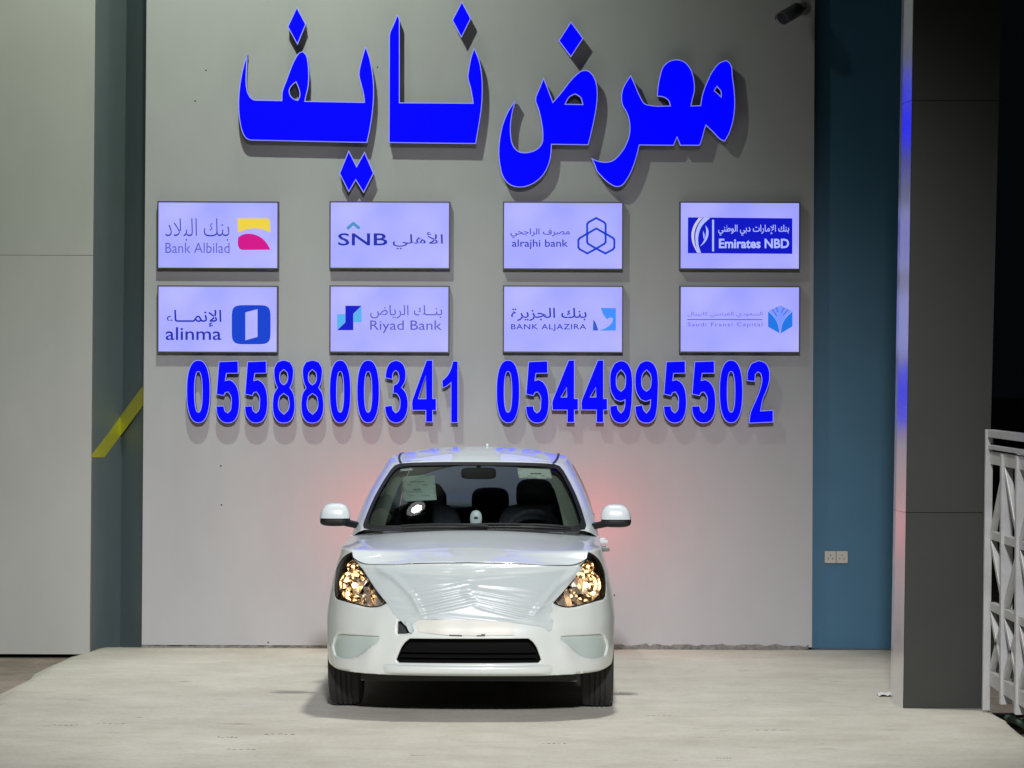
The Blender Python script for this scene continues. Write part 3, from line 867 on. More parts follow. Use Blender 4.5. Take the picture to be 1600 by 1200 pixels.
# ------------------------------------------------------------------ flood lamp on its arm above the sign (seen mirrored in the windscreen)
M['flood_core'] = mat('flood_lamp_glass', (0.9, 0.9, 0.9), 0.4, emit=(1.0, 0.99, 0.95), estr=42)
M['flood_tray'] = mat('flood_lamp_tray', (0.75, 0.75, 0.75), 0.3, emit=(1.0, 0.99, 0.95), estr=2.2)  # weak emission stands in for the lamp's light on the tray
fl = empty('flood_lamp', (-1.51, YW, 6.6), 'flood lamp on a wall arm above the sign, mirrored in the windscreen', 'lamp')
fb = Vector((-1.51, YW, 6.6)); fc = Vector((-1.51, 21.74, 6.5))
MB().box((fc.x - 0.29, fc.y - 0.21, fc.z + 0.012), (fc.x + 0.29, fc.y + 0.21, fc.z + 0.09)).build('housing', M['box_frame'], fl, base=fb, bevel=0.01)
tr_ = smooth_loop([(-0.23, 0.16), (-0.27, -0.02), (-0.09, -0.19), (0.14, -0.18), (0.27, 0.0), (0.23, 0.16)], 4, 80)
prism(MB(), [tr_], lambda x, y: Vector((fc.x + x, fc.y + y, fc.z)), lambda x, y: Vector((fc.x + x, fc.y + y, fc.z + 0.01))).build('reflector_tray', M['flood_tray'], fl, base=fb)
prism(MB(), [sell(0.05, -0.01, 0.145, 0.13, 2.2, 28)], lambda x, y: Vector((fc.x + x, fc.y + y, fc.z - 0.004)), lambda x, y: Vector((fc.x + x, fc.y + y, fc.z - 0.0005))).build('lamp_glass', M['flood_core'], fl, base=fb)
MB().tube([(fc.x, fc.y + 0.1, fc.z + 0.10), (fc.x, YW - 0.3, fc.z + 0.22), (fc.x, YW, fc.z + 0.22)], 0.02, 10).build('arm', M['box_frame'], fl, base=fb)

# ------------------------------------------------------------------ security camera, double socket
cb = W(1256, 14, YW)
cc = empty('security_camera', (cb.x, YW, cb.z), 'small grey bullet security camera at the top right of the white wall', 'camera')
b0 = Vector((cb.x, YW, cb.z))
p0 = W(1247, 15, YW - 0.16)
p1 = W(1224, 28.5, YW - 0.34)
d = (p1 - p0).normalized()
MB().tube([p0 - d * 0.02, p0, p0 + d * 0.012, p1 - d * 0.012, p1], [0.034, 0.043, 0.047, 0.047, 0.047], 20).build('housing', M['cctv'], cc, base=b0, smooth=True)
upv = Vector((0, 0, 1)) - d * d.z
upv.normalize()
sv = d.cross(upv)
mb = MB()
for k in range(9):
    a0 = math.pi * (k / 8)
    for q in (p0 + d * 0.01, p1 + d * 0.035):
        mb.v.append(tuple(q + (sv * math.cos(a0) + upv * math.sin(a0)) * 0.052))
mb.f = [(2 * k, 2 * k + 1, 2 * k + 3, 2 * k + 2) for k in range(8)]
mb.build('sun_shield', M['cctv'], cc, base=b0, smooth=True, thick=0.004, outward=False)
MB().tube([p1 - d * 0.001, p1 + d * 0.006], 0.044, 20).build('lens_window', M['blackplastic'], cc, base=b0)
MB().tube([b0 + Vector((0, -0.001, 0)), b0 + Vector((0, -0.02, 0))], 0.045, 20).tube([b0 + Vector((0, -0.015, 0)), b0 + Vector((-0.005, -0.09, -0.01)), p0 + d * 0.01], 0.014, 10).build('bracket', M['cctv'], cc, base=b0)

sa, sb = W(1288, 880, YB), W(1324.5, 861, YB)
so = empty('wall_socket', ((sa.x + sb.x) / 2, YB, sa.z), 'cream double wall socket on the petrol blue wall', 'socket')
mid = (sa.x + sb.x) / 2
MB().box((sa.x, YB - 0.022, sa.z), (mid - 0.001, YB, sb.z)).build('plate', M['socket'], so, base=so.location, bevel=0.004)
MB().box((mid + 0.001, YB - 0.022, sa.z), (sb.x, YB, sb.z)).build('plate', M['socket'], so, base=so.location, bevel=0.004)
for c in ((sa.x + mid) / 2, (mid + sb.x) / 2):
    mb = MB()
    zc = (sa.z + sb.z) / 2
    for dx, dz, ww, hh in ((-0.016, -0.01, 0.005, 0.012), (0.016, -0.01, 0.005, 0.012), (0, 0.014, 0.006, 0.012)):
        mb.box((c + dx - ww / 2, YB - 0.0235, zc + dz - hh / 2), (c + dx + ww / 2, YB - 0.0215, zc + dz + hh / 2))
    mb.build('socket_holes', M['dark'], so, base=so.location)

# ------------------------------------------------------------------ steel lattice gate along the slab edge
XG = 2.80
gt = empty('lattice_gate', (XG, 18.0, 0), 'white steel lattice gate with diagonal braces along the right slab edge', 'gate')
def gpart(name, mb, **k):
    return mb.build(name, M['steel_white'], gt, base=gt.location, bevel=0.003, **k)
ya = 18.66
yb, yc_, yd, ye = 18.14, 17.6, 17.05, 16.5
pa, pt = W(1540.5, 1110, ya), W(1545.5, 671, ya)
gpart('end_post', MB().bar(pa, pt, 0.043, 0.043, up=(0, 1, 0)))
gpart('top_rail', MB().box((XG - 0.03, ye, pt.z - 0.045), (XG + 0.013, ya - 0.02, pt.z)))
gpart('top_rail', MB().box((XG - 0.026, ye, pt.z - 0.115), (XG + 0.01, ya - 0.02, pt.z - 0.088)))
for X in (XG + 0.005, XG + 0.17):
    for z, h in ((1.485, 0.075), (1.035, 0.05), (0.62, 0.05), (0.20, 0.085)):
        gpart('chord', MB().box((X - 0.018, ye, z - h / 2), (X + 0.018, ya - 0.025, z + h / 2)))
    ys = [ya, yb, yc_, yd, ye]
    for i, y in enumerate(ys):
        if i: gpart('post', MB().box((X - 0.033, y - 0.03, 0.10), (X + 0.033, y + 0.03, 1.52)))
        elif X > XG + 0.1: gpart('post', MB().box((X - 0.027, y - 0.05, 0.10), (X + 0.027, y, 1.52)))
    for i in range(4):
        y0, y1 = (ys[i], ys[i + 1]) if i % 2 == 0 else (ys[i + 1], ys[i])      # y1 is the braced post
        for za, zb in ((1.02, 1.45), (1.02, 0.64), (0.24, 0.60), (0.60, 0.24)):
            gpart('brace', MB().bar((X, y0, za), (X, y1, zb), 0.042, 0.034, up=(1, 0, 0)))
for y in (yb, yc_, yd):
    for z in (1.485, 0.62, 0.20):
        gpart('spreader', MB().box((XG + 0.028, y - 0.018, z - 0.018), (XG + 0.147, y + 0.018, z + 0.018)))

rs = random.Random(5)
mb = MB()
for i in range(150):
    x, y = XR + 0.04 + rs.random() * 0.7, 16.4 + rs.random() * 2.9
    r = 0.008 + rs.random() ** 3 * 0.045
    n0 = len(mb.v)
    mb.ellipsoid((x, y, -0.072 + r * 0.5), (r * (0.7 + rs.random() * 0.6), r * (0.7 + rs.random()), r * 0.7), 7, 5)
    for k in range(n0, len(mb.v)):
        v = mb.v[k]; q = 1 + 0.25 * math.sin(v[0] * 900 + v[1] * 700)
        mb.v[k] = (x + (v[0] - x) * q, y + (v[1] - y) * q, v[2])
tag(mb.build('rubble', M['stone']), kind='stuff', label='grey stone rubble under the lattice gate', cat='rubble')
hp = [(XR + 0.10 + 0.03 * math.sin(t * 1.7), 18.75 - t, -0.045 + 0.012 * math.sin(t * 5)) for t in [i * 0.1 for i in range(32)]]
hose = MB().tube(hp, 0.022, 10).build('hose', M['hose'], smooth=True, base=(XR + 0.1, 17.3, -0.07))
tag(hose, 'pale green hose lying along the slab edge below the gate', 'hose')
lp_ = W(1383, 1088, 585 and 5000 * 1.96 / (1088 - 587))
mb = MB().grid(lambda u, v: (lp_.x - 0.045 + 0.09 * u, lp_.y - 0.05 + 0.13 * v, 0.004 + 0.012 * abs(math.sin(5 * u + 3 * v)) + 0.006 * u), 8, 5)
tag(mb.build('paper_scrap', M['litter'], base=(lp_.x, lp_.y, 0), thick=0.001, outward=False), 'crumpled white paper scrap on the concrete beside the pillar', 'litter')

# ------------------------------------------------------------------ THE CAR
CX, CY, YAW = -0.245, 18.10, R(-0.9)
car = empty('car', (CX, CY, 0), 'white saloon car facing forward with lit headlights and plastic film over its grille', 'car', rotz=YAW)
cM = Matrix.Translation((CX, CY, 0)) @ Matrix.Rotation(YAW, 4, 'Z')
cMi = cM.inverted()
def cpart(name, mb, m, parent=None, **k):
    o = mb.build(name, M[m], parent or car, **k)
    if k.get('thick'):                      # open panels: thicken towards the car's inside
        tot = sum((p.center - Vector((0, 2.2, 0.6))).dot(p.normal) * p.area for p in o.data.polygons)
        if tot < 0: o.data.flip_normals()
    return o

_ctrl = [(0, 0), (0.22, 0.008), (0.42, 0.040), (0.57, 0.105), (0.69, 0.19), (0.775, 0.30), (0.826, 0.45), (0.8445, 0.66), (0.8475, 0.92), (0.8475, 1.4), (0.8475, 2.2),
         (0.8475, 3.0), (0.843, 3.5), (0.822, 3.9), (0.775, 4.18), (0.69, 4.32), (0.55, 4.395), (0.30, 4.44), (0, 4.455)]
def _dense():
    P = [np.array(p, float) for p in _ctrl]
    P = [np.array([-P[1][0], P[1][1]])] + P + [np.array([-P[-2][0], P[-2][1]])]
    out = []
    for i in range(1, len(P) - 2):
        p0, p1, p2, p3 = P[i - 1], P[i], P[i + 1], P[i + 2]
        L = np.linalg.norm(p2 - p1)
        t1 = (p2 - p0) / np.linalg.norm(p2 - p0) * L; t2 = (p3 - p1) / np.linalg.norm(p3 - p1) * L
        for k in range(24):
            t = k / 24
            out.append((2 * t ** 3 - 3 * t ** 2 + 1) * p1 + (t ** 3 - 2 * t ** 2 + t) * t1 + (-2 * t ** 3 + 3 * t ** 2) * p2 + (t ** 3 - t ** 2) * t2)
    out.append(P[-2])
    return np.array(out)
PL = _dense()
SA = np.concatenate([[0], np.cumsum(np.linalg.norm(np.diff(PL, axis=0), axis=1))])
TG = np.gradient(PL, SA, axis=0)
TG /= np.linalg.norm(TG, axis=1)[:, None]
SMAX = float(SA[-1])
f_ps = crv([0.10, 0.17, 0.22, 0.30, 0.40, 0.52, 0.64, 0.76, 0.86, 0.93, 1.0, 1.1], [0.10, 0.055, 0.03, 0.008, 0.0, 0.0, 0.012, 0.035, 0.062, 0.083, 0.097, 0.13])
f_pf = crv([0.10, 0.18, 0.25, 0.33, 0.42, 0.50, 0.57, 0.66, 0.76, 0.84, 0.885, 0.93, 1.1], [0.12, 0.06, 0.012, 0.0, 0.0, 0.008, 0.03, 0.055, 0.09, 0.135, 0.18, 0.27, 0.5])
f_pr = crv([0.10, 0.22, 0.40, 0.55, 0.62, 0.80, 1.0, 1.1], [0.10, 0.03, 0.0, 0.0, 0.03, 0.05, 0.09, 0.16])
def body(s, z, off=0.0):
    a = min(abs(s), SMAX)
    x, y = np.interp(a, SA, PL[:, 0]), np.interp(a, SA, PL[:, 1])
    tx_, ty_ = np.interp(a, SA, TG[:, 0]), np.interp(a, SA, TG[:, 1])
    nx, ny = ty_, -tx_
    wt = ny * ny
    ins = wt * (f_pf(z) if ny < 0 else f_pr(z)) + (1 - wt) * f_ps(z) - off
    x, y = max(0.0, x - nx * ins), y - ny * ins
    if ny < 0:                                   # bumper corner crease and the mouth's raised lower lip
        e = 0.016 * math.exp(-((abs(x) - 0.545 + (z - 0.42) * 0.25) / 0.05) ** 2) * max(0, 1 - abs(z - 0.40) / 0.22)
        y -= e
    return Vector((math.copysign(x, s), y, z))
def s_at_y(y):
    k = np.searchsorted(PL[:, 1], y)
    return float(np.interp(y, PL[:, 1], SA))
def pxb(px, py, y0=0.2, it=7):
    """photo pixel on the car's front -> (s, z) on the body surface"""
    y = y0
    for _ in range(it):
        p = cMi @ W(px, py, CY + y)
        z = p.z
        ss = np.linspace(0, s_at_y(1.2), 90)
        xs = np.maximum.accumulate(np.array([body(q, z).x for q in ss]))
        s = float(np.interp(abs(p.x), xs + np.arange(len(xs)) * 1e-7, ss))
        q = body(math.copysign(s, p.x), z)
        y = 0.4 * y + 0.6 * ((cM @ q).y - CY)
    return (math.copysign(s, p.x), z)
MID = 734.5
def pxs(pts, mirror=False):
    return [pxb(2 * MID - x if mirror else x, y) for x, y in pts]

HL = [(549.4, 862.5), (553, 874), (561, 882), (568.7, 893), (579.7, 910), (590.7, 926), (605, 942.5), (592.5, 948), (579.7, 949.3), (555.8, 944.6), (537.5, 939.4), (524, 933), (522.4, 919), (522.8, 905), (525, 891), (531, 877.5), (539.3, 868)]
FOG = [(525.5, 993), (535, 991), (592, 994), (591, 1000), (582, 1007), (556.6, 1026), (537, 1029), (522.5, 1025), (518.6, 1011)]
MOUTH = [(640, 997.5), (826, 997.5), (834, 1004), (846, 1031), (842, 1036), (623, 1036), (618.5, 1031), (632, 1004)]
TORN = [(621.5, 970.5), (626, 969.5), (633, 976), (642, 988.5), (634, 990.5), (621, 990.5)]
hl = {-1: smooth_loop(pxs(HL), 3), 1: smooth_loop(pxs(HL, True), 3)}
fog = {-1: smooth_loop(pxs(FOG), 3), 1: smooth_loop(pxs(FOG, True), 3)}
mouth = smooth_loop(pxs(MOUTH), 3, 30)
torn = pxs(TORN)
tip = max(hl[1], key=lambda p: p[1])
fsx = lambda x: float(np.interp(x, PL[:200, 0], SA[:200]))
T = crv([0, 0.30, 0.52, fsx(0.64), tip[0] - 0.05, tip[0], tip[0] + 0.12, s_at_y(1.0), s_at_y(1.35), s_at_y(1.8), s_at_y(2.6), s_at_y(3.4), s_at_y(4.0), SMAX - 0.5, SMAX],
        [0.887, 0.882, 0.872, 0.870, 0.905, tip[1] + 0.006, tip[1] + 0.012, 0.955, 0.972, 0.982, 1.0, 1.02, 1.04, 1.05, 1.05])
BOT = crv([0, 0.5, s_at_y(0.25), s_at_y(0.5), s_at_y(1.3), s_at_y(3.0), s_at_y(4.0), SMAX], [0.252, 0.252, 0.258, 0.285, 0.20, 0.20, 0.28, 0.26])
WB0, WB1, WR = 0.84, 3.44, 0.345
def arch(yc, s0, s1, zb):
    """points of a wheel arch from s0 side to s1 side"""
    sc = s_at_y(yc)
    pts = []
    for k in range(25):
        a = math.pi * k / 24
        pts.append((sc - WR * math.cos(a), 0.31 + WR * math.sin(a)))
    return pts
def line(fn, a, b, n=24):
    return [(a + (b - a) * k / n, fn(a + (b - a) * k / n)) for k in range(n + 1)]
A0 = s_at_y(WB0) - WR; A1 = s_at_y(WB0) + WR
R0 = s_at_y(WB1) - WR; R1 = s_at_y(WB1) + WR
GAP = 0.0025
# front bumper with the openings of lamps, mouth and fog recesses
right = line(BOT, 0, A0) + [(A0, 0.31)] + arch(WB0, 0, 0, 0)[1:8]
se = right[-1][0]
right += [(se, T(se))]
top = line(T, se, 0, 50)
half = right + top[1:]
loop = half[:-1] + [(0, T(0))] + [(-s, z) for s, z in reversed(half[1:-1])]
loop = [p for i, p in enumerate(loop) if i == 0 or abs(p[0] - loop[i - 1][0]) + abs(p[1] - loop[i - 1][1]) > 1e-5]
fr = surf(MB(), [loop, hl[-1], hl[1], fog[-1], fog[1], mouth, torn], lambda s, z: body(s, z), 0.015)
cpart('front_bumper', fr, 'bumper', smooth=True, thick=0.022, angle=60, outward=True)
# body sides: fender + quarter + tail; doors are parts of their own
side = arch(WB0, 0, 0, 0)[7:] + [(A1, 0.31)]
sD0, sD1, sD2 = s_at_y(1.36), s_at_y(2.42), s_at_y(3.3)
def mirrored(loops, name, m, fn=None, sp=0.03, parent=None, both=None, **k):
    res = []
    for sg in (-1, 1):
        mb = surf(MB(), loops, lambda s, z: body(s * sg, z), sp)
        p = parent[sg] if parent else None
        res.append(cpart(name, mb, m, p, **k))
    return dict(zip((-1, 1), res))
s_f = side[0][0] + GAP
fen = [(s_f, side[0][1] + 0.004)] + [(max(s, s_f), z) for s, z in side[1:]] + line(BOT, A1, sD0 - GAP, 6)[0:] + line(T, sD0 - GAP, s_f, 30)
mirrored([fen], 'fender', 'paint', smooth=True, thick=0.018, angle=60)
low = line(lambda s: 0.255, sD0 + GAP, sD1 - GAP, 8)
doorF = low + line(T, sD1 - GAP, sD0 + GAP, 14)
dF = mirrored([doorF], 'door', 'paint', smooth=True, thick=0.018, angle=60)
ra = arch(WB1, 0, 0, 0)
cut = [p for p in ra if p[0] < sD2 - GAP]
doorR = [(sD1 + GAP, 0.255), (R0 - 0.02, 0.255), (R0 - 0.004, 0.31)] + [(s - 0.004, z + 0.002) for s, z in cut[1:]] + [(sD2 - GAP, cut[-1][1] + 0.03)] + line(T, sD2 - GAP, sD1 + GAP, 14)
dR = mirrored([doorR], 'door', 'paint', smooth=True, thick=0.018, angle=60)
sill = line(BOT, A1 + 0.02, R0 - 0.02, 10) + [(R0 - 0.02, 0.249), (A1 + 0.02, 0.249)]
mirrored([sill], 'sill', 'paint', smooth=True, thick=0.018)
keep = [p for p in ra if p[0] >= sD2]
TAILL = [(SMAX - 0.52, 0.78), (SMAX - 0.55, 0.93), (SMAX - 0.70, 1.0), (s_at_y(4.05), 0.985), (s_at_y(4.12), 0.93), (s_at_y(4.25), 0.80)]
qu = [(sD2 + GAP, keep[0][1] + 0.02)] + keep[1:] + [(R1, 0.31)] + line(BOT, R1, SMAX - 0.001, 24) + line(T, SMAX - 0.001, sD2 + GAP, 40)
mirrored([qu, TAILL], 'quarter_panel', 'paint', smooth=True, thick=0.018, angle=60)
for sg in (-1, 1):
    mb = surf(MB(), [TAILL], lambda s, z: body(s * sg, z, 0.004), 0.025)
    tlo = cpart('tail_light', mb, 'tail', smooth=True, outward=True)
    hs = [(a + (0.03 if a < SMAX - 0.6 else 0.0), z) for a, z in TAILL]
    V, Tr, bd = fill([TAILL], 0.05)
    n_ = len(V)
    cpart('lamp_housing', MB().add([body(v[0] * sg, v[1], 0.0) for v in V] + [body(v[0] * sg, v[1], -0.05) for v in V], [tuple(i + n_ for i in t) for t in Tr] + [(int(a), int(b), int(b) + n_, int(a) + n_) for a, b in bd]), 'blackplastic', tlo, outward=False)
    for dd, yy in ((dF, 2.22), (dR, 3.12)):
        p, q = body(sg * s_at_y(yy - 0.17), 0.86), body(sg * s_at_y(yy), 0.865)
        o = Vector((sg * 0.035, 0, 0))
        MB().tube([p, p + o, q + o, q], 0.013, 8).build('handle', M['paint'], dd[sg], smooth=True)
# dark inner liner
for sg in (-1, 1):
    lin_ = line(lambda s: 0.30, A1 + 0.06, R0 - 0.06, 10) + line(lambda s: T(s) - 0.01, R0 - 0.06, A1 + 0.06, 20)
    cpart('door_trim', surf(MB(), [lin_], lambda s, z: body(s * sg, z, -0.055), 0.06), 'dash', smooth=True)
ub = MB().box((-0.62, 0.25, 0.20), (0.62, 4.2, 0.24)).box((-0.60, 1.02, 0.24), (0.60, 1.06, 0.80)).box((-0.56, 0.30, 0.26), (0.56, 0.34, 0.80)).box((-0.60, 3.75, 0.24), (0.60, 3.79, 0.95))
cpart('underbody', ub, 'blackplastic')

# hood and boot lid: lofts between the two body edges
f_hc = crv([0.17, 0.3, 0.5, 0.8, 1.05, 1.4], [0.887, 0.916, 0.950, 0.992, 1.02, 1.035])
def lid(s_from, s_to, zc, nk, name, m):
    def fn(u, v):
        s = s_from + (s_to - s_from) * (v ** 1.3)
        e = body(s, T(s) - 0.001)
        t = 2 * u - 1
        b = max(0.0, 1 - abs(t) ** 2.4)
        return (e.x * t, e.y, e.z + (zc(e.y) - e.z) * b)
    return cpart(name, MB().grid(fn, 34, nk), m, smooth=True, angle=180, outward=True)
lid(0.0, s_at_y(1.36), f_hc, 60, 'hood', 'paint')
f_bc = lambda y: 1.052
lid(SMAX, s_at_y(3.55), f_bc, 24, 'boot_lid', 'paint')

# cabin: loft between the belt loop and the roof loop
def bl(y):
    s = s_at_y(y); p = body(s, T(s)); return (p.x - 0.004, p.y, p.z - 0.006)
L0 = [(0, 1.11, 1.022), (0.28, 1.12, 1.022), (0.52, 1.17, 1.020), (0.668, 1.27, 1.015), bl(1.45), bl(1.75), bl(2.3), bl(2.9), bl(3.4), (0.62, 3.64, 1.035), (0.40, 3.75, 1.045), (0, 3.79, 1.048)]
L1 = [(0, 1.77, 1.422), (0.25, 1.778, 1.420), (0.41, 1.81, 1.414), (0.502, 1.89, 1.406), (0.548, 2.05, 1.412), (0.563, 2.25, 1.424), (0.566, 2.5, 1.434), (0.560, 2.75, 1.43), (0.540, 2.95, 1.42), (0.48, 3.12, 1.41), (0.32, 3.18, 1.41), (0, 3.20, 1.41)]
KM = len(L0) - 1
def cr(P, k):
    k = min(max(k, 0), KM)
    i = min(int(k), KM - 1); t = k - i
    g = lambda j: np.array((-P[-j][0], P[-j][1], P[-j][2]) if j < 0 else (-P[2 * KM - j][0], P[2 * KM - j][1], P[2 * KM - j][2]) if j > KM else P[j], float)
    p0, p1, p2, p3 = g(i - 1), g(i), g(i + 1), g(i + 2)
    return 0.5 * ((2 * p1) + (-p0 + p2) * t + (2 * p0 - 5 * p1 + 4 * p2 - p3) * t * t + (-p0 + 3 * p1 - 3 * p2 + p3) * t ** 3)
def cabin(k, t, off=0.0):
    sg = -1 if k < 0 else 1
    a = abs(k)
    p, q = cr(L0, a), cr(L1, a)
    r = p + (q - p) * t
    d = cr(L0, min(KM, a + 0.02)) - cr(L0, max(0, a - 0.02))
    n_ = np.array([d[1], -d[0], 0.0]); n_ /= np.linalg.norm(n_) + 1e-9
    up = q - p; up /= np.linalg.norm(up)
    nn = n_ - up * n_.dot(up); nn /= np.linalg.norm(nn) + 1e-9
    r = r + nn * ((0.014 + 0.016 * min(1, max(0, (a - 2.6) / 1.6)) * (1 if a < 8 else 0.6)) * 4 * t * (1 - t) + off)
    return Vector((max(0.0, r[0]) * sg, r[1], r[2]))
WS = [(-2.72, 0.0), (2.72, 0.0), (3.02, 0.02), (3.16, 0.08), (3.16, 0.5), (3.10, 0.88), (3.0, 0.955), (2.7, 0.98), (0, 0.98), (-2.7, 0.98), (-3.0, 0.955), (-3.10, 0.88), (-3.16, 0.5), (-3.16, 0.08), (-3.02, 0.02)]
WSI = [(-2.55, 0.055), (2.55, 0.055), (2.80, 0.075), (2.93, 0.14), (2.92, 0.5), (2.80, 0.83), (2.64, 0.90), (2.3, 0.925), (0, 0.925), (-2.3, 0.925), (-2.64, 0.90), (-2.80, 0.83), (-2.92, 0.5), (-2.93, 0.14), (-2.80, 0.075)]
kscale = lambda pts: [(k * 0.22, t) for k, t in pts]          # even out the two parameters for meshing
cab = lambda off: (lambda a, t: cabin(a / 0.22, t, off))
ws, wsi = kscale(WS), kscale(WSI)
ws = resample(ws, 0.05)
SWF = kscale([(4.32, 0.06), (5.9, 0.05), (5.9, 0.90), (5.0, 0.88), (4.5, 0.60)])
SWR = kscale([(6.12, 0.05), (8.2, 0.06), (8.0, 0.86), (6.12, 0.90)])
RW = kscale([(9.25, 0.06), (2 * KM - 9.25, 0.06), (2 * KM - 9.3, 0.94), (9.3, 0.94)])
def cabk(a, t, off):
    k = a / 0.22
    return cabin(k, t, off) if k <= KM else cabin(-(2 * KM - k), t, off)
full = [(-KM * 0.22 + 2 * KM * 0.22 * i / 80, 0.0) for i in range(81)] + [(KM * 0.22 - 2 * KM * 0.22 * i / 80, 1.0) for i in range(81)]
neg = lambda l: [(-a, t) for a, t in l]
rwh = [(9.25 * 0.22, 0.06), (KM * 0.22, 0.06), (KM * 0.22, 0.94), (9.3 * 0.22, 0.94)]
full = [p for p in full]
fr_loop = [(-KM * 0.22, 0.0)] + full[1:80] + [(KM * 0.22, 0.0), (KM * 0.22, 0.06), (9.25 * 0.22, 0.06), (9.3 * 0.22, 0.94), (KM * 0.22, 0.94), (KM * 0.22, 1.0)] + full[82:161] + \
    [(-KM * 0.22, 1.0), (-KM * 0.22, 0.94), (-9.3 * 0.22, 0.94), (-9.25 * 0.22, 0.06), (-KM * 0.22, 0.06)]
dd_ = []
for p in fr_loop:
    if not dd_ or abs(p[0] - dd_[-1][0]) + abs(p[1] - dd_[-1][1]) > 1e-6: dd_.append(p)
cpart('cabin_frame', surf(MB(), [dd_, ws, SWF, SWR, neg(SWF), neg(SWR)], cab(0.0), 0.045), 'paint', smooth=True, angle=60)
cpart('windscreen_seal', surf(MB(), [ws, wsi], cab(0.002), 0.03), 'trim_black', smooth=True)
wso = cpart('windscreen', surf(MB(), [ws], cab(-0.004), 0.045), 'glass', smooth=True, outward=False)
for sg in (-1, 1):
    for q in (SWF, SWR):
        cpart('side_window', surf(MB(), [q if sg > 0 else neg(q)], cab(-0.003), 0.05), 'glass', smooth=True, outward=False)
rg = surf(MB(), [RW], lambda a, t: cabk(a, t, -0.003), 0.05)
cpart('rear_window', rg, 'glass', smooth=True, outward=False)
for sg in (-1, 1):                       # grey pillar trim seen through the glass
    tr = kscale([(2.35, 0.02), (4.2, 0.02), (4.2, 0.97), (2.45, 0.97)])
    cpart('pillar_trim', surf(MB(), [tr if sg > 0 else neg(tr)], cab(-0.045), 0.05), 'lining', smooth=True, outward=False)
f_rc = crv([1.77, 1.95, 2.3, 2.6, 3.0, 3.2], [1.422, 1.452, 1.484, 1.492, 1.465, 1.41])
def roof(off, sh=1.0):
    def fn(u, v):
        q = cr(L1, KM * v)
        t = (2 * u - 1) * sh
        b = max(0.0, 1 - abs(t) ** 2.6)
        return (q[0] * t, q[1], q[2] + (f_rc(q[1]) - q[2]) * b + off)
    return fn
cpart('roof', MB().grid(roof(0), 30, 66), 'paint', smooth=True, angle=180)
cpart('headliner', MB().grid(roof(-0.03, 0.97), 20, 40), 'lining', smooth=True)
KY = [(cr(L1, k)[1], k) for k in np.linspace(2.6, 8.8, 160)]
f_seam = crv([1.83, 1.95, 2.2, 2.5, 2.75, 2.95], [0.474, 0.488, 0.503, 0.508, 0.503, 0.486])
def roof_z(x, y):
    k = min(KY, key=lambda a: abs(a[0] - y))[1]
    q = cr(L1, k)
    return q[2] + (f_rc(y) - q[2]) * max(0.0, 1 - abs(min(1.0, abs(x) / q[0])) ** 2.6)
for sg in (-1, 1):
    def fn(u, v):
        y = 1.83 + 1.12 * v
        x = sg * (f_seam(y) + 0.014 * (u - 0.5))
        return (x, y, roof_z(x, y) + 0.003)
    cpart('roof_seam', MB().grid(fn, 2, 40), 'trim_black', smooth=True, outward=False)
an = Vector((0.045, 2.62, 1.498))
cpart('antenna_base', MB().ellipsoid(an, (0.011, 0.03, 0.015), 12, 8), 'paint', smooth=True)

